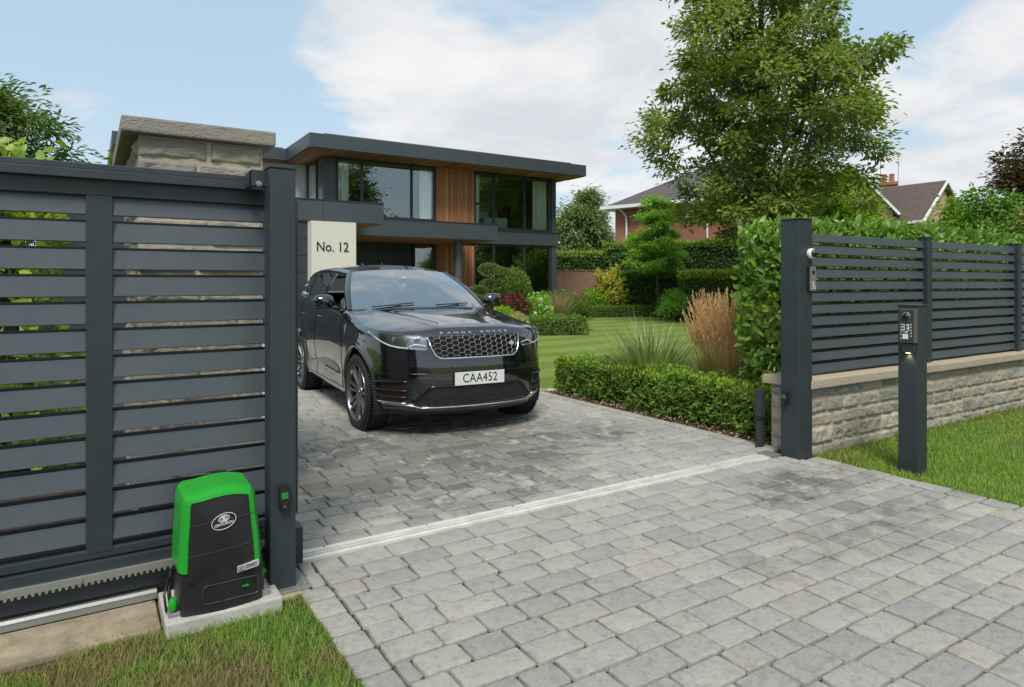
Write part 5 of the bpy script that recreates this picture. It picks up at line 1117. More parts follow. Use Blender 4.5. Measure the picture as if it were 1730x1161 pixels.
# bark mulch chips
n = 5200; P = np.stack([5.21 + rg.random(n) ** 1.1 * .42, rg.uniform(3.62, 7.5, n), rg.uniform(.008, .03, n)], 1); V = []; F = []
Mch = leafmat('bark_chips', [(.035, .018, .010), (.075, .040, .024), (.05, .027, .016), (.11, .065, .04), (.02, .012, .008), (.30, .24, .17)], .85, 0.0, .2)
leaves_o = leaves('bark_mulch', P, unit(rdir(n, rg) * [1, 1, .35]), unit(rdir(n, rg) * .5 + [0, 0, 1]), .034 * rg.uniform(.5, 1.4, n), .014 * rg.uniform(.6, 1.3, n), Mch, None, 'small', curl=-.3); tag(leaves_o, kind='stuff')
n = 150; P = np.stack([rg.uniform(5.24, 5.5, n), rg.uniform(3.65, 7.4, n), rg.uniform(.025, .035, n)], 1)
o = leaves('fallen_leaves', P, unit(rdir(n, rg) * [1, 1, .2]), unit(rdir(n, rg) * .4 + [0, 0, 1]), .035, .016, leafmat('pale_dry_leaf', [(.45, .38, .28), (.55, .50, .42), (.3, .16, .08)], .7, .2), None, 'big', curl=.6); tag(o, kind='stuff')

# ================================================================== CAR
car = thing('parked_car', 'glossy black luxury SUV driving out over the paving towards the open gateway', 'car', (3.24, 6.46, 0), R(-4.0))
def itp(x, pts):
    xs = [p[0] for p in pts]; ys = [p[1] for p in pts]; return float(np.interp(x, xs, ys))
def sstep(x): x = max(0., min(1., x)); return x * x * (3 - 2 * x)
WZ = [(.2, .875), (.27, .90), (.33, .935), (.42, .95), (.55, .962), (.7, .970), (.86, .972), (.95, .966), (1.05, .952), (1.15, .934), (1.25, .915), (1.36, .885)]
LZ = [(.2, .74), (.27, .79), (.33, .835), (.42, .855), (.52, .872), (.62, .880), (.72, .876), (.80, .862), (.90, .835), (1.0, .800), (1.05, .775), (1.1, .73)]
ZT = [(-.82, 1.045), (-.6, 1.035), (-.35, 1.045), (0, 1.085), (.35, 1.145), (.75, 1.195), (1.5, 1.235), (2.5, 1.285), (3.3, 1.335), (3.95, 1.36)]
NEXP = 2.7; VB = 3.3; LR = .66; RAR = .462; ZH = .392; VR = 2.87
def phi_pts():
    q = [('f', a) for a in np.concatenate([np.linspace(0, 20, 9), np.linspace(22, 89.9, 36)])]
    vs = sorted(set(np.round(np.concatenate([np.linspace(0, VB, 72), np.linspace(-.02, .52, 24), np.linspace(2.34, 3.3, 34)]), 4))); q += [('s', v) for v in vs if v > .004]
    q += [('r', a) for a in np.linspace(88, 0, 22)]; return q
Q = phi_pts()
def outline(q, z):
    k, a = q; w = itp(z, WZ)
    if k == 'f':
        L = itp(z, LZ); c, s = max(0, math.cos(R(a))), max(0, math.sin(R(a))); u, v = w * s ** (2 / NEXP), -L * c ** (2 / NEXP)
    elif k == 's': u, v = w, a
    else:
        c, s = max(0, math.cos(R(a))), max(0, math.sin(R(a))); L = LR - max(0, z - .9) * .30; u, v = w * s ** (2 / 3.4), VB + L * c ** (2 / 3.4)
    u *= 1 - .045 * sstep((v - 2.2) / 1.6)
    # arch flares and waist tuck
    for hv in (0, VR):
        dd = abs(math.hypot(v - hv, z - ZH) - (RAR + .02)); u += .014 * math.exp(-(dd / .05) ** 2) * (1 if abs(u) > .5 else 0)
    if .55 < v < 2.4: u -= .022 * math.exp(-((z - .52) / .10) ** 2) * sstep((v - .55) / .3) * sstep((2.4 - v) / .3)
    if v > .45: u += .010 * math.exp(-((z - 1.02) / .05) ** 2)
    return u, v
def zbot(v, u):
    z = .30 if u > .7 else itp(u, [(0, .262), (.7, .285)])
    if v > VB + .2: z = .34
    for hv in (0, VR):
        if abs(v - hv) < RAR and u > .55: z = max(z, ZH + math.sqrt(max(0, RAR ** 2 - (v - hv) ** 2)))
    return z
def body_col(q, nz=26):
    u1, v1 = outline(q, .75); zt = itp(v1, ZT); u1, v1 = outline(q, zt - .1); zt = itp(v1, ZT)
    zb = zbot(v1, abs(u1)); pts = []
    for i in range(nz + 1):
        t = i / nz; z = zb + (zt - zb) * t; u, v = outline(q, z); d = zt - z; k = max(0, 1 - d / .085)
        ins = .052 * k ** 2.2; nlen = math.hypot(u / .97, 0) ; sidew = sstep((abs(u) - .3) / .5) if q[0] != 's' else 1
        if q[0] == 'f': u -= ins * sidew; v += ins * .9 * (1 - sidew)
        elif q[0] == 'r': u -= ins * sidew; v -= ins * (1 - sidew)
        else: u -= ins
        pts.append((u, v, z))
    return pts
def hood_z(u, v, ue, ze):
    zc = itp(v, [(-.80, 1.045), (-.72, 1.068), (-.6, 1.095), (-.4, 1.125), (-.1, 1.165), (.2, 1.195), (.5, 1.215), (.8, 1.225)])
    zc = max(zc, ze); k = abs(u) / max(ue, 1e-4); z = zc + (ze - zc) * k ** 2.6
    # power-dome creases
    uc = .36 + .28 * sstep((v + .7) / 1.3); z += .011 * math.exp(-((abs(u) - uc) / .055) ** 2) * sstep((v + .74) / .35) * sstep((ue - abs(u)) / .2)
    z -= .008 * math.exp(-((abs(u) - uc + .13) / .07) ** 2) * sstep((v + .74) / .4)
    return z
colsq = [body_col(q) for q in Q]
def mirror_rows(rows, flip): return [[(-p[0], p[1], p[2]) for p in r] for r in rows]
b = MB(); b.grid(colsq, flip=False); b.grid(mirror_rows(colsq, True), flip=True)
# flange under the bottom edge
fl = []
for c in colsq:
    u, v, z = c[0]; s = 1 if abs(u) > .6 else .3; fl.append([c[0], (u - .05 * s, v + (.05 if v < -.5 else (-.05 if v > 3.6 else 0)), z - .004), (u - .16 * s, v + (.10 if v < -.5 else (-.1 if v > 3.6 else 0)), z + .0)])
b.grid(fl, flip=True); b.grid(mirror_rows(fl, True))
b.build('body', PAINT, car, local=True, smooth=True, fix=True, weld=True)
hr = []; hoodq = [c for c in colsq if c[-1][1] < .80]
NB = 22
for c in hoodq:
    ue, ve, ze = c[-1]; row = []
    for j in range(NB + 1):
        f = j / NB; u = ue * (1 - f); v = ve + (0.02 if ve < -.5 else 0) * f; row.append((u, v, hood_z(u, v, ue, ze) if j else ze))
    hr.append(row)
b = MB(); b.grid(hr); b.grid(mirror_rows(hr, True), flip=True); b.build('bonnet', PAINT, car, local=True, smooth=True, weld=True)
def on_front(u, z, off=0.0, side=1):
    """point on the nose at lateral u, height z, pushed outwards by off"""
    w = itp(z, WZ); L = itp(z, LZ); k = min(.9995, abs(u) / w) ** NEXP; v = -L * (1 - k) ** (1 / NEXP)
    zt = itp(v, ZT); kk = max(0, 1 - (zt - z) / .085); sw = sstep((abs(u) - .3) / .5); v += .052 * kk ** 2.2 * .9 * (1 - sw)
    e = .004; k2 = min(.9995, (abs(u) + e) / w) ** NEXP; v2 = -L * (1 - k2) ** (1 / NEXP); tx, ty = e, v2 + L * (1 - k) ** (1 / NEXP)
    l = math.hypot(tx, ty); nx, ny = ty / l, -tx / l; sg = 1 if u >= 0 else -1
    return (sg * (abs(u) + nx * off), v + ny * off, z)
def ph(v, z=.95): # front-quarter angle where the outline reaches v
    L = itp(z, LZ); return math.degrees(math.acos(min(1, (abs(v) / L)) ** (NEXP / 2)))
def on_q(q, z, off, sg=1):
    u, v = outline(q, z); u2, v2 = outline((q[0], q[1] + .3) if q[0] != 's' else ('s', q[1] + .01), z); tx, ty = u2 - u, v2 - v; l = math.hypot(tx, ty) or 1
    zt = itp(v, ZT); kk = max(0, 1 - (zt - z) / .085); sw = sstep((abs(u) - .3) / .5) if q[0] == 'f' else 1; ins = .052 * kk ** 2.2; u -= ins * sw; v += ins * .9 * (1 - sw) if q[0] == 'f' else 0
    return (sg * (u + ty / l * off), v - tx / l * off, z)
def fpatch(b, us, zlo, zhi, off, rows=5, sg=1):
    g = [[on_front(sg * u, zlo(u) + (zhi(u) - zlo(u)) * r / rows, off) for u in us] for r in range(rows + 1)]; b.grid(g)
def solid(b, us, zlo, zhi, off, rows=5, sg=1):
    fpatch(b, us, zlo, zhi, off, rows, sg)
    for f, zf in ((0, zlo), (1, zhi)): b.grid([[on_front(sg * u, zf(u), o) for u in us] for o in (0.0, off)])
    for u in (us[0], us[-1]): b.grid([[on_front(sg * u, zlo(u) + (zhi(u) - zlo(u)) * r / rows, o) for r in range(rows + 1)] for o in (0., off)])
# ---- grille
gl_lo, gl_hi = .790, .990
def gw(z): return itp(z, [(gl_lo, .405), (.84, .455), (gl_hi, .485)])
b = MB(); rows = []
for r in range(9):
    z = gl_lo + (gl_hi - gl_lo) * r / 8; rows.append([on_front(u, z, .004) for u in np.linspace(-gw(z), gw(z), 40)])
b.grid(rows); gr = b.build('grille', simple('grille_black', (.004, .004, .004), .6, spec=.2, bmp=0), car, local=True)
b = MB(); RG = .0052
def gp(u, z): return on_front(max(-gw(z) + .004, min(gw(z) - .004, u)), z, .012)
hw_, hh_ = .076, .046; seen = set()
for r in range(-1, 10):
    zc_ = gl_lo + r * hh_ / 2
    for ci in range(-5, 6):
        uc_ = ci * hw_ * 1.52 + (hw_ * .76 if r % 2 else 0); hx = [(-.5, 0), (-.26, .5), (.26, .5), (.5, 0), (.26, -.5), (-.26, -.5), (-.5, 0)]
        P_ = [(uc_ + q[0] * hw_, zc_ + q[1] * hh_) for q in hx]
        for (a_, c_) in zip(P_[:-1], P_[1:]):
            key = (round((a_[0] + c_[0]) * 200), round((a_[1] + c_[1]) * 400))
            zz = (a_[1] + c_[1]) / 2; uu = (a_[0] + c_[0]) / 2
            if key not in seen and gl_lo < zz < gl_hi and abs(uu) < gw(zz): b.tube([gp(*a_), gp(*c_)], .0040, 5, cap=False); seen.add(key)
b.build('mesh', simple('grille_bars', (.36, .36, .36), .28, .9, bmp=0), gr, local=True)
fr = [(-gw(gl_hi), gl_hi), (-gw(.88), .88), (-gw(.82), .82), (-gw(gl_lo) + .01, gl_lo + .004)] + [(u, gl_lo - .004) for u in np.linspace(-.37, .37, 18)] + [(gw(gl_lo) - .01, gl_lo + .004), (gw(.82), .82), (gw(.88), .88), (gw(gl_hi), gl_hi)]
b = MB(); b.tube([on_front(u, z, .009) for u, z in fr], .0085, 7, cap=True); b.build('grille_frame', CHROME, gr, local=True, smooth=True)
b = MB(); c = on_front(.372, .905, .016); b.tube([(c[0] - .028, c[1], c[2]), (c[0] + .028, c[1] + .006, c[2])], .001, 4)
b = MB(); vs = [(c[0] + .032 * math.cos(a), c[1] + .008 * math.cos(a), c[2] + .019 * math.sin(a)) for a in np.linspace(0, 2 * math.pi, 25)[:-1]]
vs2 = [(p[0], p[1] - .008, p[2]) for p in vs]; b.add(vs + vs2, [tuple(range(24, 48))] + [(i, (i + 1) % 24, (i + 1) % 24 + 24, i + 24) for i in range(24)]); b.build('oval_emblem', simple('emblem_pale', (.62, .64, .58), .3, .3), gr, local=True)
# ---- bonnet lettering
def letters(s, u_start, u_end, size):
    n = len(s)
    for i, ch in enumerate(s):
        u = u_start + (u_end - u_start) * i / (n - 1); me = text_mesh(ch, size, .0015); p = on_front(u, 1.017, .004); p2 = on_front(u + .02, 1.017, .004); yaw = math.atan2(p2[1] - p[1], p2[0] - p[0])
        up = Vector(on_front(u, 1.032, .004)) - Vector(on_front(u, 1.003, .004)); right = (Vector(p2) - Vector(p)).normalized(); up = (up - right * up.dot(right)).normalized(); nn = right.cross(up)
        M = Matrix((right, up, nn)).transposed().to_4x4(); M.translation = Vector(p) + nn * .003
        me.transform(M @ Matrix.Diagonal((1.45, 1, 1, 1))); yield me
bmx = bmesh.new()
for word, a, c in (('RANGE', -.345, -.055), ('ROVER', .075, .345)):
    for me in letters(word, a, c, .044): bmx.from_mesh(me)
me = bpy.data.meshes.new('bonnet_lettering'); bmx.to_mesh(me); bmx.free(); link('bonnet_lettering', me, simple('letter_silver', (.60, .60, .60), .3, .6, bmp=0), car, local=True)
# ---- headlights
LENSG = glassmat('lamp_glass', (.9, .92, .95), .10)
LAMPIN = simple('lamp_inside', (.20, .21, .22), .25, .8, var=.3, scale=30); DRL = simple('light_guide', (.55, .57, .58), .25, spec=.6, bmp=0)
for sg in (-1, 1):
    us = np.concatenate([np.linspace(.50, .80, 18), np.linspace(.815, .925, 12)])
    hi = lambda u: itp(u, [(.50, .985), (.65, 1.005), (.80, 1.015), (.925, 1.035)]); lo = lambda u: itp(u, [(.50, .868), (.56, .862), (.74, .885), (.84, .925), (.925, 1.028)])
    b = MB(); fpatch(b, us, lo, hi, .003, 6, sg); hl = b.build('headlight', LAMPIN, car, local=True, smooth=True)
    b = MB(); fpatch(b, us, lo, hi, .016, 6, sg)
    for zf in (lo, hi): b.grid([[on_front(sg * u, zf(u), o) for u in us] for o in (0., .016)])
    b.build('lens', LENSG, hl, local=True, smooth=True)
    b = MB()
    line = [(.922, 1.026), (.875, .965), (.835, .930), (.80, .910), (.74, .893), (.66, .884)]; b.tube([on_front(sg * u, z, .010) for u, z in line], .0095, 6)
    box = [(.645, .880), (.515, .872), (.515, .905), (.60, .920), (.645, .905), (.645, .880)]; b.tube([on_front(sg * u, z, .010) for u, z in box], .0085, 6)
    b.build('light_guide', DRL, hl, local=True, smooth=True)
    b = MB()
    for u, z in ((.575, .955), (.665, .955), (.755, .965)):
        p = on_front(sg * u, z, .007); b.box(p[0] - .030, p[0] + .030, p[1] - .004, p[1] + .02, z - .022, z + .022, bev=.006)
    b.build('projector', simple('projector_glass', (.25, .28, .3), .08, .7, bmp=0), hl, local=True)
    # side intake with bars
    us = np.linspace(.64, .90, 16); lo = lambda u: itp(u, [(.64, .40), (.75, .365), (.90, .40)]); hi = lambda u: itp(u, [(.64, .575), (.90, .600)])
    b = MB(); fpatch(b, us, lo, hi, .004, 5, sg); vt = b.build('side_intake', BLACK, car, local=True, smooth=True)
    for k, (z0, z1, mm) in enumerate([(.565, .575, BLACK_GLOSS), (.492, .487, COPPER), (.432, .425, COPPER), (.378, .365, CHROME)]):
        b = MB(); b.tube([on_front(sg * u, z0 + (z1 - z0) * i / 9, .014 - .010 * (i == 9)) for i, u in enumerate(np.linspace(.90, .665, 10))], [.010] * 9 + [.007], 6); b.build('intake_bar', mm, vt, local=True, smooth=True)
# ---- lower intake, bumper crease, lip
us = np.linspace(-.62, .62, 40); lo = lambda u: itp(abs(u), [(0, .345), (.50, .35), (.62, .36)]); hi = lambda u: itp(abs(u), [(0, .515), (.47, .515), (.62, .37)])
b = MB(); fpatch(b, us, lo, hi, .004, 6)
m, t_, b_ = mat('intake_mesh'); vo = t_.new('ShaderNodeTexVoronoi'); vo.inputs['Scale'].default_value = 60; t_.put(vo.inputs['Vector'], objco(t_)); t_.put(b_.inputs['Base Color'], t_.ramp(vo.outputs['Distance'], [(.3, (.003, .003, .003)), (.6, (.02, .02, .022))])); b_.inputs['Roughness'].default_value = .5
b.build('lower_intake', m, car, local=True, smooth=True)
b = MB(); b.tube([on_front(u, hi(u) + .008, .006) for u in np.linspace(-.64, .64, 50)], .010, 6); b.build('intake_surround', BLACK_GLOSS, car, local=True, smooth=True)
b = MB(); b.tube([on_front(u, itp(abs(u), [(0, .318), (.56, .322), (.62, .345), (.86, .36)]), .010) for u in np.linspace(-.86, .86, 60)], .0085, 6); b.build('bumper_lip', CHROME, car, local=True, smooth=True)
b = MB(); b.tube([on_front(u, .652 - .01 * abs(u), .002) for u in np.linspace(-.9, .9, 50)], .004, 5); b.build('bumper_crease', BLACK_GLOSS, car, local=True, smooth=True)
us = np.linspace(-.85, .85, 40); b = MB(); fpatch(b, us, lambda u: .245, lambda u: .30, -.02, 2); b.build('undertray', BLACK, car, local=True)
# parking sensors
for u, z in ((-.58, .70), (.30, .70), (.62, .70), (-.28, .70)):
    b = MB(); p = on_front(u, z, 0); b.lathe([(0, p[1] - .003), (.011, p[1] - .003), (.011, p[1] + .006)], (p[0], 0, z), 'Y', 12); b.build('parking_sensor', BLACK_GLOSS, car, local=True)
# ---- number plate
pv = on_front(.0, .585, 0)[1] - .016
b = MB(); b.box(-.262, .262, pv, pv + .012, .528, .652, bev=.003); npz = b.build('number_plate', simple('plate_white', (.62, .63, .60), .35, var=.05, dirt=.1), car, local=True)
b = MB(); b.box(-.272, .272, pv + .008, pv + .03, .518, .662, bev=.004); b.build('plate_holder', BLACK, npz, local=True)
me = text_mesh('CAA452', .120, .0012, 1.06); me.transform(Matrix.Translation((.0, pv - .0012, .590)) @ RX90.to_4x4() @ Matrix.Diagonal((.84, 1, 1, 1))); link('plate_letters', me, MARK_BLACK, npz, local=True)
# ---- shut lines, crease, side blade
SL = simple('shut_line', (.002, .002, .002), .8, spec=.1, bmp=0)
def side_pt(v, z, off=.001, sg=-1):
    q = ('s', v) if 0 <= v <= VB else (('f', ph(v, z)) if v < 0 else ('r', 60)); return on_q(q, z, off, sg)
for sg in (-1, 1):
    b = MB()
    for line in ([(.60, 1.16), (.60, .95), (.56, .75), (.56, .5), (.60, .36)], [(1.90, 1.24), (1.92, .9), (1.90, .5), (1.90, .36)], [(2.98, 1.29), (2.95, 1.05), (2.62, .88)]):
        P_ = []
        for (v0, z0), (v1, z1) in zip(line[:-1], line[1:]):
            for k in range(6): P_.append((v0 + (v1 - v0) * k / 6, z0 + (z1 - z0) * k / 6))
        b.tube([side_pt(v, z, .0005, sg) for v, z in P_ + [line[-1]]], .0035, 4, cap=False)
    b.tube([on_q(('s', v), .365, .0015, sg) for v in np.linspace(.6, 2.3, 20)], .003, 4)
    # clamshell bonnet line
    qs = [c for c in Q if outline(c, .9)[1] < .62 and outline(c, .9)[0] > .50]; b.tube([on_q(q, itp(outline(q, .9)[1], ZT) - .055, .001, sg) for q in qs], .0035, 4, cap=False)
    b.build('shut_line', SL, car, local=True)
    b = MB(); rows = []
    vs_ = np.linspace(.70, 2.30, 24)
    for r in range(5): rows.append([on_q(('s', v), .50 + .018 * math.sin((v - .7) * 2) + r / 4 * .10 * math.sin(math.pi * min(1, max(0, (v - .68) / 1.64)) ** .5) , .004 + .006 * math.sin(math.pi * r / 4), sg) for v in vs_])
    b.grid(rows); b.build('door_blade', BLACK_GLOSS, car, local=True, smooth=True)
    b = MB(); b.tube([on_q(('s', v), .49 + .018 * math.sin((v - .7) * 2), .008, sg) for v in np.linspace(.75, 1.5, 14)], .004, 5); b.build('blade_trim', COPPER, car, local=True)
    for v in (1.62, 2.62):
        b = MB(); rows = [[on_q(('s', v + dv), 1.085 + r * .028, .005, sg) for dv in np.linspace(0, .2, 6)] for r in range(2)]; b.grid(rows); b.build('door_handle', BLACK_GLOSS, car, local=True)
        b = MB(); b.tube([on_q(('s', v + dv), 1.098, .012, sg) for dv in np.linspace(0, .2, 8)], .006, 5); b.build('handle_trim', CHROME, car, local=True)
    b = MB(); b.tube([on_q(('s', v), itp(v, [(.55, 1.10), (3.3, 1.22)]), .002, sg) for v in np.linspace(.62, 3.25, 30)], .003, 4); b.build('waist_crease', PAINT, car, local=True)

# ---- cabin
AP0, AP1 = (.838, .72, 1.190), (.632, 1.50, 1.632)
rail = [(.632, 1.50, 1.632), (.665, 1.85, 1.672), (.680, 2.3, 1.690), (.675, 2.8, 1.682), (.655, 3.3, 1.648), (.625, 3.72, 1.590)]
def railp(v): return tuple(itp(v, [(r[1], r[i]) for r in rail]) for i in (0,)) + (v,) + (itp(v, [(r[1], r[2]) for r in rail]),)
def roofpt(u, v):
    ue, _, ze = railp(max(1.5, v)); k = u / ue; front = .15 * (1 - k * k) * sstep((1.9 - v) / .4)
    return (u, v - front, ze + .062 * (1 - abs(k) ** 2.3) * (.55 + .45 * sstep((v - 1.5) / .5)))
rows = []
for v in np.linspace(1.5, 3.72, 36):
    ue = railp(v)[0]; row = [roofpt(ue * s, v) for s in np.linspace(-1, 1, 29)]; rows.append([(ue * -1.02 - .012, row[0][1], row[0][2] - .035)] + row + [(ue * 1.02 + .012, row[-1][1], row[-1][2] - .035)])
b = MB(); b.grid(rows); rr_ = [[rows[-1][i] for i in range(len(rows[-1]))], [(p[0] * .98, p[1] + .12, p[2] - .05) for p in rows[-1]], [(p[0] * .97, p[1] + .13, p[2] - .08) for p in rows[-1]]]; b.grid(rr_); b.build('roof_panel', PAINT, car, local=True, smooth=True)
def wsbase(s): return (.838 * s, .72 - .25 * (1 - abs(s) ** 2.2), 1.190 + .028 * (1 - s * s))
def wstop(s): return roofpt(.632 * s, 1.5)
def ws(s, t, off=0):
    a, c = Vector(wsbase(s)), Vector(wstop(s)); p = a.lerp(c, t); n = Vector((s * .35, -.55, .75)).normalized(); return tuple(p + n * (.045 * math.sin(math.pi * t) * (1 - .3 * s * s) + off))
WSG = glassmat('windscreen_glass', (.78, .88, .86), .40)
b = MB(); b.grid([[ws(s, t) for s in np.linspace(-1, 1, 31)] for t in np.linspace(0, 1, 13)]); wsc = b.build('windscreen', WSG, car, local=True, smooth=True, fix=False)
b = MB()
S_ = np.linspace(-1, 1, 31)
b.grid([[ws(s, t, -.004) for s in S_] for t in (0, .04, .085)]); b.grid([[ws(s, t, -.004) for s in S_] for t in (.955, .98, 1)])
for sg in (-1, 1): b.grid([[ws(sg * (1 - d), t, -.004) for t in np.linspace(0, 1, 13)] for d in (0, .05, .085 )])
b.grid([[ws(s, t, -.004) for s in np.linspace(-.30, .30, 9)] for t in (.90, .955)]); b.grid([[ws(s, t, -.004) for s in np.linspace(-.09, .09, 5)] for t in (.76, .83, .91)])
b.build('black_border', BLACK_GLOSS, wsc, local=True)
b = MB(); c = Vector(ws(0, .82, -.07)); b.box(c.x - .11, c.x + .11, c.y - .02, c.y + .02, c.z - .06, c.z + .01, bev=.012); b.build('rear_view_mirror', BLACK, car, local=True)
# cowl and wipers
b = MB(); b.grid([[(wsbase(s)[0] * 1.0, wsbase(s)[1] - d, wsbase(s)[2] + .004 - h) for s in np.linspace(-.97, .97, 25)] for d, h in ((-.02, -.006), (.05, .004), (.10, .012))]); b.build('cowl', BLACK, car, local=True, smooth=True)
for x0 in (-.62, .10):
    b = MB(); P_ = [ws(x0 / .838 + k * .07, .03 + k * .006, .016) for k in range(9)]; b.tube(P_, .007, 5); b.tube([(P_[5][0], P_[5][1] - .06, P_[5][2] - .01), P_[3]], .009, 5); b.build('wiper', BLACK, car, local=True)
# pillars and side glass
def belt(v, sg):
    c = on_q(('s', min(v, VB)), itp(v, ZT), 0, 1); u = c[0] + .003 if v <= VB else .87 - (v - VB) * .12; return Vector((sg * (u - .004), v, itp(v, ZT) - .004))
for sg in (-1, 1):
    a0, a1 = Vector((AP0[0] * sg, AP0[1], AP0[2])), Vector((AP1[0] * sg, AP1[1], AP1[2]))
    def rl(v): p = railp(v); return Vector((sg * (p[0] + .02), p[1], p[2] - .018))
    # A pillar: ribbon with depth
    b = MB(); rows = []
    for t in np.linspace(0, 1.0, 12):
        p = a0.lerp(a1, t) + Vector((sg * .045, -.02, .05)) * (.5 * math.sin(math.pi * t)); rows.append([tuple(p + Vector(o)) for o in ((sg * -.045, -.005, -.004), (sg * -.02, -.012, .014), (sg * .012, 0, .012), (sg * .030, .035, -.004), (sg * .024, .075, -.020), (-sg * .03, .06, -.03), (sg * -.045, -.005, -.004))])
    b.grid(rows); b.build('windscreen_pillar', PAINT, car, local=True, smooth=True)
    b = MB(); rows = []
    for v in np.linspace(1.48, 3.72, 24):
        p = rl(v); rows.append([tuple(p + Vector(o)) for o in ((sg * -.03, 0, .020), (sg * .006, 0, .012), (sg * .016, 0, -.012), (sg * .014, 0, -.034), (sg * -.02, 0, -.036))])
    b.grid(rows); b.build('roof_rail', PAINT, car, local=True, smooth=True)
    b = MB(); b.tube([tuple(rl(v) + Vector((sg * .017, 0, -.034))) for v in np.linspace(1.5, 3.4, 20)], .004, 5); b.build('window_trim', BLACK_GLOSS, car, local=True)
    def sidept(v, t, off=0):
        vt = 1.48 + (v - .80) * (3.68 - 1.48) / (3.62 - .80) if False else v
        lo_ = belt(v, sg); top = rl(max(1.5, v)) + Vector((sg * .012, 0, -.034))
        if v < 1.5: top = a0.lerp(a1, (v - .72) / .78) + Vector((sg * .055, .02, -.01)) * 1.0
        p = lo_.lerp(top, t); return tuple(p + Vector((sg * (off + .028 * math.sin(math.pi * t)), 0, 0)))
    SG = GLASS_CAR if 'GLASS_CAR' in globals() else None
    GLASS_CAR = MATS.get('privacy_glass') or glassmat('privacy_glass', (.10, .12, .12), .10)
    spans = [(1.93, 2.84, GLASS_CAR), (2.98, 3.55, GLASS_CAR)] + ([(1.0, 1.80, WSG)] if sg > 0 else [])
    for (va, vb, g) in spans:
        b = MB(); b.grid([[sidept(v, t) for v in np.linspace(va, vb, 12)] for t in np.linspace(0.0, 1, 7)]); b.build('side_window', g, car, local=True, smooth=True, fix=False)
    b = MB()
    for (va, vb) in ((1.80, 1.86), (1.865, 1.93), (2.84, 2.98), (3.55, 3.80)): b.grid([[sidept(v, t, .002) for v in np.linspace(va + .001, vb - .001, 4)] for t in np.linspace(0, 1, 7)])
    b.grid([[sidept(v, t, .002) for v in np.linspace(.80, 1.0, 6)] for t in np.linspace(0, 1, 5)]); b.build('door_pillar', BLACK_GLOSS, car, local=True, smooth=True)
    b = MB(); b.tube([tuple(belt(v, sg) + Vector((sg * .004, 0, .006))) for v in np.linspace(.8, 3.6, 30)], .007, 6); b.build('belt_trim', simple('belt_dark_chrome', (.10, .10, .10), .2, .9, bmp=0) if 'belt_dark_chrome' not in MATS else MATS['belt_dark_chrome'], car, local=True)
    # mirror
    mi = MB(); rows = []
    cx_, cv_, cz_ = sg * 1.065, .965, 1.292
    for i in range(11):
        f = -1 + 2 * i / 10; r = math.sqrt(max(0, 1 - abs(f) ** 3.0)); row = []
        for j in range(17):
            a = 2 * math.pi * j / 16; yy = math.cos(a); zz = math.sin(a)
            row.append((cx_ + f * .128, cv_ - .012 * sg * 0 + (yy * .075 * r if yy < 0 else yy * .04 * r) - .02 * (1 - abs(f)), cz_ + zz * .078 * r * (1 - .12 * f * sg) + .012 * f * sg))
        rows.append(row)
    mi.grid(rows); mo_ = mi.build('door_mirror', PAINT, car, local=True, smooth=True)
    b = MB(); b.grid([[(cx_ + f * .12, cv_ + .034, cz_ + z * math.sqrt(max(0, 1 - abs(f) ** 3))) for f in np.linspace(-.98, .98, 12)] for z in (-.062, .064)]); b.build('mirror_glass', CHROME, mo_, local=True)
    b = MB(); b.prism([(cx_ - .12, cz_ - .045), (cx_ + .12, cz_ - .045), (cx_ + .10, cz_ - .082), (cx_ - .10, cz_ - .082)], cv_ - .055, cv_ + .03, 'XZ'); b.build('mirror_underside', BLACK, mo_, local=True, bevel=.01)
    b = MB(); b.tube([(sg * .90, .90, 1.205), (sg * .97, .93, 1.225), (sg * 1.02, .96, 1.235)], [.028, .022, .02], 8); b.build('mirror_arm', BLACK, mo_, local=True, smooth=True)
# tailgate glass and interior
b = MB(); b.grid([[(s * .62, 3.78 - (1 - abs(s)) * 0 + .12 * (1 - t), 1.36 + (1.57 - 1.36) * t) for s in np.linspace(-1, 1, 8)] for t in (0, .5, 1)]); b.build('rear_window', GLASS_CAR, car, local=True)
INT = simple('cabin_trim', (.05, .05, .05), .8, spec=.2); SEAT = simple('seat_leather', (.30, .29, .27), .6)
b = MB(); b.box(-.80, .80, .62, 3.7, .45, .50); b.box(-.80, -.78, .7, 3.6, .5, 1.2); b.box(.78, .80, .7, 3.6, .5, 1.2); b.build('cabin_floor', INT, car, local=True)
b = MB(); rows = [[(s * .80, y, z + .02 * (1 - s * s)) for s in np.linspace(-1, 1, 15)] for y, z in ((.60, 1.17), (.85, 1.165), (1.02, 1.15), (1.10, 1.09), (1.10, .75))]; b.grid(rows); b.build('dashboard', INT, car, local=True, smooth=True)
for x in (-.38, .38):
    b = MB(); b.box(x - .25, x + .25, 1.50, 2.0, .62, .78, bev=.05); b.box(x - .24, x + .24, 1.92, 2.06, .78, 1.30, bev=.055); b.box(x - .12, x + .12, 1.96, 2.04, 1.33, 1.50, bev=.04); b.box(x - .05, x + .05, 1.99, 2.01, 1.28, 1.35); b.build('seat', SEAT, car, local=True)
b = MB(); b.box(-.68, .68, 2.75, 2.95, .78, 1.22, bev=.06); b.build('rear_seat', SEAT, car, local=True)
b = MB(); cc_ = Vector((-.38, 1.26, 1.13)); ax_ = Matrix.Rotation(R(-62), 3, 'X'); b.tube([tuple(cc_ + ax_ @ Vector((.185 * math.cos(a), .185 * math.sin(a), 0))) for a in np.linspace(0, 2 * math.pi, 33)], .016, 8, cap=False)
for a in (0, math.pi, -math.pi / 2): b.tube([tuple(cc_), tuple(cc_ + ax_ @ Vector((.18 * math.cos(a), .18 * math.sin(a), 0)))], .016, 6)
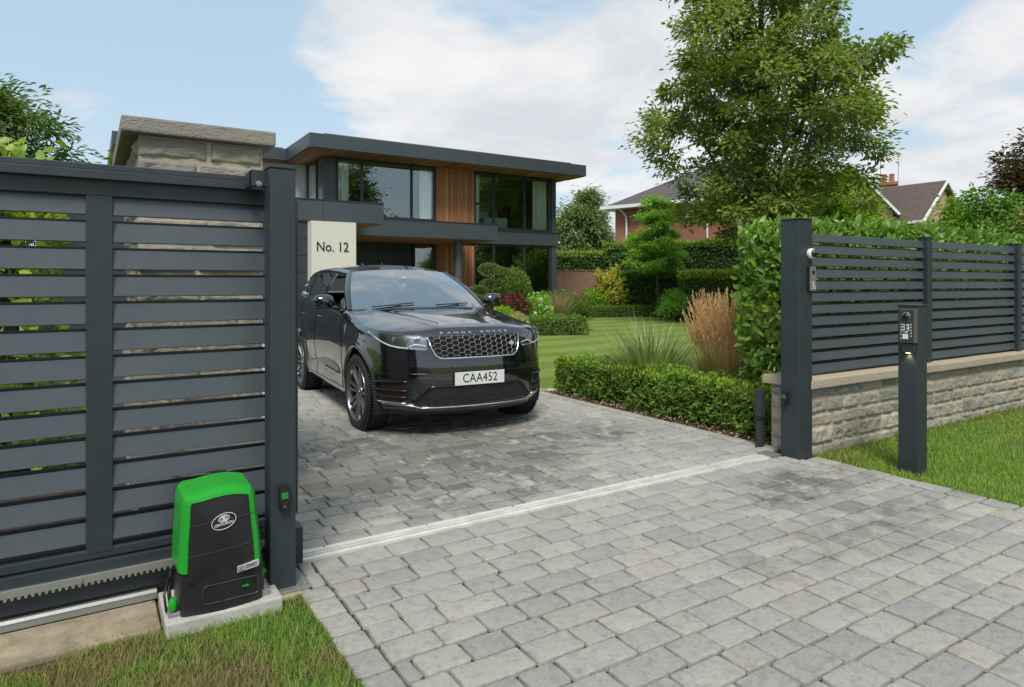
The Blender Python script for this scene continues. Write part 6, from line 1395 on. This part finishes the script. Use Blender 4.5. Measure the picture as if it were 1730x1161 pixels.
b.tube([tuple(cc_), tuple(cc_ + Vector((0, -.22, -.10)))], .035, 8); b.build('steering_wheel', BLACK, car, local=True, smooth=True)
# wheel wells
for sg in (-1, 1):
    for hv in (0, VR):
        b = MB(); rows = []
        for a in np.linspace(-20, 200, 28): rows.append([(sg * x, hv + (RAR + .004) * math.cos(R(a)), ZH + (RAR + .004) * math.sin(R(a))) for x in (.92, .60)])
        b.grid(rows); b.grid([[(sg * .60, hv + (RAR + .004) * r * math.cos(R(a)), ZH + (RAR + .004) * r * math.sin(R(a))) for r in (1, 0)] for a in np.linspace(-20, 200, 28)]); b.build('wheel_arch_liner', BLACK, car, local=True)
b = MB(); b.box(-.82, .82, -.45, 3.6, .24, .34); b.build('underbody', BLACK, car, local=True)
# ---- wheels
TYRE = simple('tyre_rubber', (.014, .014, .015), .7, spec=.35, var=.25, scale=30, bmp=.25, bscale=120); RIM = simple('alloy_grey', (.17, .175, .18), .28, .9, var=.06); RIMD = simple('alloy_dark', (.03, .03, .032), .4, .6)
def wheel(sg, hv, steer=0):
    hub = bpy.data.objects.new('wheel', bpy.data.meshes.new('wheel')); COL.objects.link(hub); hub.parent = car; hub.location = (sg * .835, hv, ZH); hub.rotation_euler = (0, 0, steer)
    ro, w = .388, .132; b = MB()
    prof = [(.288, w - .012), (.30, w + .002), (.335, w + .010), (.362, w), (.378, w - .02), (.386, w - .045), (.388, w - .07), (.388, -.06), (.378, -.11), (.34, -.13), (.288, -.12)]
    b.lathe([(r, sg * x) for r, x in prof], axis='X', n=72, cap=False)
    for k in range(90):       # tread blocks as shoulder lugs
        a = 2 * math.pi * k / 90; b.obox((sg * (w - .030), math.cos(a) * .3845, math.sin(a) * .3845), (.036, .006, .018), Matrix.Rotation(a - math.pi / 2, 3, 'X'))
    b.build('tyre', TYRE, hub, local=True, smooth=True, sharp=35)
    b = MB(); b.lathe([(r, sg * x) for r, x in [(.292, w - .008), (.288, w + .002), (.280, w + .002), (.274, w - .012), (.268, w - .05), (.262, -.10)]], axis='X', n=64, cap=False); b.lathe([(r, sg * x) for r, x in [(.0, w - .045), (.03, w - .022), (.032, w - .03), (.072, w - .038), (.080, w - .06)]], axis='X', n=32, cap=False)
    n = 7
    for k in range(n):
        a0 = 2 * math.pi * k / n + .2
        for s2 in (-1, 1):
            P_ = []
            for r, da, x, hw, th in ((.060, .22, w - .045, .016, .03), (.13, .20, w - .03, .0125, .024), (.20, .155, w - .018, .0115, .02), (.274, .13, w - .008, .014, .022)):
                a = a0 + s2 * da; c_, s_ = math.cos(a), math.sin(a); t_x, t_y = -s_, c_
                P_.append([(sg * x, c_ * r + t_x * hw, s_ * r + t_y * hw), (sg * (x - th), c_ * r + t_x * hw * 1.3, s_ * r + t_y * hw * 1.3), (sg * (x - th), c_ * r - t_x * hw * 1.3, s_ * r - t_y * hw * 1.3), (sg * x, c_ * r - t_x * hw, s_ * r - t_y * hw), (sg * x, c_ * r + t_x * hw, s_ * r + t_y * hw)])
            b.grid(P_)
    b.build('rim', RIM, hub, local=True, smooth=True, sharp=30)
    b = MB(); b.lathe([(r, sg * x) for r, x in [(0, .02), (.18, .02), (.185, 0), (.185, -.02)]], axis='X', n=40); b.lathe([(.262, -.03 * sg), (0, -.03 * sg)], axis='X', n=32); b.build('brake_disc', RIMD, hub, local=True, smooth=True, sharp=40)
for sg in (-1, 1):
    for hv in (0, VR): wheel(sg, hv, R(3) if hv == 0 else 0)
b = MB(); b.prism([(3.05, 1.74), (3.2, 1.735), (3.24, 1.79), (3.19, 1.79)], -.012, .012, 'YZ'); b.build('roof_aerial', BLACK_GLOSS, car, local=True)
# tail lamps
for sg in (-1, 1):
    b = MB(); b.grid([[on_q(('r', a), z, .004, sg) for a in np.linspace(86, 30, 14)] for z in (1.08, 1.14, 1.2)]); b.build('tail_light', simple('red_lens', (.25, .01, .01), .15) if 'red_lens' not in MATS else MATS['red_lens'], car, local=True)

# ================================================================== DRIVER
SKIN = simple('skin', (.45, .27, .18), .5, var=.06); SHIRT = simple('dark_clothing', (.06, .07, .09), .9, var=.2, scale=30); HAIR = simple('brown_hair', (.06, .035, .02), .6, var=.3, scale=60)
per = thing('person', 'driver in dark clothing with both hands on the steering wheel of the black car', 'person', (3.24, 6.46, 0), R(-4.0))
def skinned(name, verts, edges, radii, m, parent, sub=2):
    me = bpy.data.meshes.new(name); me.from_pydata(verts, edges, []); o = link(name, me, m, parent, local=True)
    md = o.modifiers.new('skin', 'SKIN'); md.use_smooth_shade = True; sv = me.skin_vertices[0].data
    for i, r in enumerate(radii): sv[i].radius = (r, r) if not isinstance(r, tuple) else r
    sv[0].use_root = True; ss = o.modifiers.new('sub', 'SUBSURF'); ss.levels = sub; ss.render_levels = sub; return o
x = -.38; V_ = [(x, 1.80, .86), (x, 1.84, 1.02), (x, 1.86, 1.18), (x, 1.84, 1.30), (x, 1.81, 1.36),
     (x - .17, 1.82, 1.24), (x - .22, 1.66, 1.10), (x - .19, 1.42, 1.12), (x - .165, 1.34, 1.155),
     (x + .17, 1.82, 1.24), (x + .22, 1.66, 1.10), (x + .19, 1.42, 1.13), (x + .165, 1.34, 1.165),
     (x - .10, 1.62, .84), (x - .12, 1.30, .86), (x + .10, 1.62, .84), (x + .12, 1.30, .86)]
E_ = [(0, 1), (1, 2), (2, 3), (3, 4), (3, 5), (5, 6), (6, 7), (7, 8), (3, 9), (9, 10), (10, 11), (11, 12), (0, 13), (13, 14), (0, 15), (15, 16)]
skinned('body', V_, E_, [(.15, .11), (.14, .10), (.15, .10), (.10, .08), .055, .062, .05, .038, .030, .062, .05, .038, .030, .08, .065, .08, .065], SHIRT, per)
b = MB(); rows = []
for i in range(15):            # head: an egg with brow, nose, mouth and chin
    t = i / 14; ph_ = -math.pi / 2 + math.pi * t; row = []
    for j in range(25):
        a = 2 * math.pi * j / 24; c = math.cos(ph_); y = -math.cos(a); xx = math.sin(a); z = math.sin(ph_)
        rx, ry, rz = .075, .095, .118; px, py, pz = xx * rx * c, y * ry * c, z * rz
        if y < 0: 
            f = math.exp(-(xx / .22) ** 2); py -= .020 * f * math.exp(-((z + .08) / .16) ** 2); py -= .008 * f * math.exp(-((z + .45) / .1) ** 2); py += .008 * math.exp(-((abs(xx) - .42) / .16) ** 2) * math.exp(-((z - .12) / .1) ** 2); py -= .01 * f * math.exp(-((z + .75) / .15) ** 2)
        if z < -.3: px *= 1 - .25 * (-.3 - z); 
        row.append((x + px, 1.80 + py, 1.475 + pz))
    rows.append(row)
b.grid(rows)
for sg in (-1, 1): b.lathe([(.0, -.012), (.018, -.01), (.022, 0), (.0, .006)], (x + sg * .076, 1.81, 1.475), 'X', 10)
b.build('head', SKIN, per, local=True, smooth=True)
b = MB(); rows = []
for i in range(9):
    ph_ = R(12) + (math.pi / 2 - R(12)) * i / 8; rows.append([(x + math.sin(a) * .083 * math.cos(ph_), 1.812 - math.cos(a) * .100 * math.cos(ph_), 1.485 + math.sin(ph_) * .122) for a in np.linspace(0, 2 * math.pi, 25)])
b.grid(rows); b.grid([[(x + math.sin(a) * .082, 1.815 - math.cos(a) * .10, z) for a in np.linspace(math.pi * .55, math.pi * 1.45, 14)] for z in (1.40, 1.45, 1.51)]); b.build('hair', HAIR, per, local=True, smooth=True)
b = MB()
for sg in (-1, 1): b.lathe([(0, -.006), (.009, -.004), (.009, .002)], (x + sg * .030, 1.713, 1.488), 'Y', 10)
b.build('eyes', BLACK_GLOSS, per, local=True)
for sg in (-1, 1):             # hands closed on the rim: palm, four fingers and thumb grown as one surface
    w0 = Vector((x + sg * .165, 1.335, 1.16)); rim = cc_ + ax_ @ Vector((sg * .185 * math.cos(R(12)), .185 * math.sin(R(12)), 0)); pal = w0.lerp(rim, .65) + Vector((sg * .012, .02, .0))
    V_ = [tuple(w0 + Vector((0, .05, -.01))), tuple(w0), tuple(pal)]; E_ = [(0, 1), (1, 2)]; Rr = [.026, .024, .030]
    tang = (ax_ @ Vector((-math.sin(R(12)), sg * math.cos(R(12)), 0))) * sg
    for k in range(4):
        base = pal + tang * (-.026 + .018 * k) + Vector((sg * .008, -.018, .004)); a = base + Vector((sg * .010, -.030, .012)); c = a + Vector((-sg * .018, -.012, -.014)); d = c + Vector((-sg * .016, .010, -.012)) * (1 - .12 * abs(k - 1))
        n0 = len(V_); V_ += [tuple(base), tuple(a), tuple(c), tuple(d)]; E_ += [(2, n0), (n0, n0 + 1), (n0 + 1, n0 + 2), (n0 + 2, n0 + 3)]; Rr += [.0100, .0090, .0082, .0070]
    n0 = len(V_); base = pal + Vector((-sg * .018, -.002, .012)) + tang * .016; V_ += [tuple(base), tuple(base + tang * .024 + Vector((-sg * .012, -.012, 0))), tuple(base + tang * .042 + Vector((-sg * .014, -.026, -.004)))]; E_ += [(1, n0), (n0, n0 + 1), (n0 + 1, n0 + 2)]; Rr += [.012, .010, .008]
    skinned('hand', V_, E_, Rr, SKIN, per, 1)

# moss and seedlings in the paving joints near the verge
rg = np.random.default_rng(77); k = 2600; row = rg.integers(0, 39, k); P = np.stack([.99 + rg.random(k) ** 2.2 * 4.0, -2.6 + .157 * row + rg.uniform(-.004, .004, k), np.full(k, .012)], 1)
e = np.stack([np.full(700, .988) + rg.uniform(-.004, .004, 700), rg.uniform(-1, 3.4, 700), np.full(700, .012)], 1); e2 = np.stack([np.full(900, .842) + rg.uniform(-.006, .012, 900), rg.uniform(.8, 3.2, 900), np.full(900, .02)], 1)
nn = np.array([mnoise.noise(Vector(p) * 2.3) for p in P]); P = np.concatenate([P[nn > .05], e, e2])
lawn_blades('joint_moss', P, .022, .0035, leafmat('moss_tuft', [(.07, .12, .02), (.12, .15, .03), (.18, .15, .06)], .7, .3), rg, 1.0, 2)

# further bed planting
for nm, lab, loc, rx, h, n, lf, mm, sd in [
    ('flowering_shrub', 'loose green shrub with small pale flower heads by the corner of the glass', (13.3, 19.3, 0), .6, 1.0, 1700, (.10, .05), L_YGREEN, 61),
    ('green_shrub', 'feathery mid green shrub between the wispy grass and the far low hedge', (15.8, 21.6, 0), .75, 1.1, 1800, (.14, .04), L_ASH, 62),
    ('lime_shrub', 'pale lime mound just right of the young tree stem', (22.4, 21.2, 0), .6, 1.0, 1600, (.12, .06), L_LIME, 63),
    ('green_shrub', 'arching fern like shrub in front of the yellow topped hedge', (19.6, 18.4, 0), .8, 1.0, 1500, (.22, .05), L_YOUNG, 64),
    ('russet_shrub', 'small russet leaved shrub left of the golden shrub', (18.0, 22.9, 0), .45, .85, 1100, (.10, .05), L_RED, 65)]:
    mound(nm, lab, 'shrub', loc, rx, rx * .85, h, n, lf, mm, seed=sd, lump=.35)
t = bpy.data.objects['flowering_shrub']
for q in rdir(12, rg) * [.55, .5, .45] + [0, 0, .7]: leaves('flower_head', q + rdir(16, rg) * .04, rdir(16, rg), rdir(16, rg), .05, .05, L_WHITEFL, t, 'small', local=True)
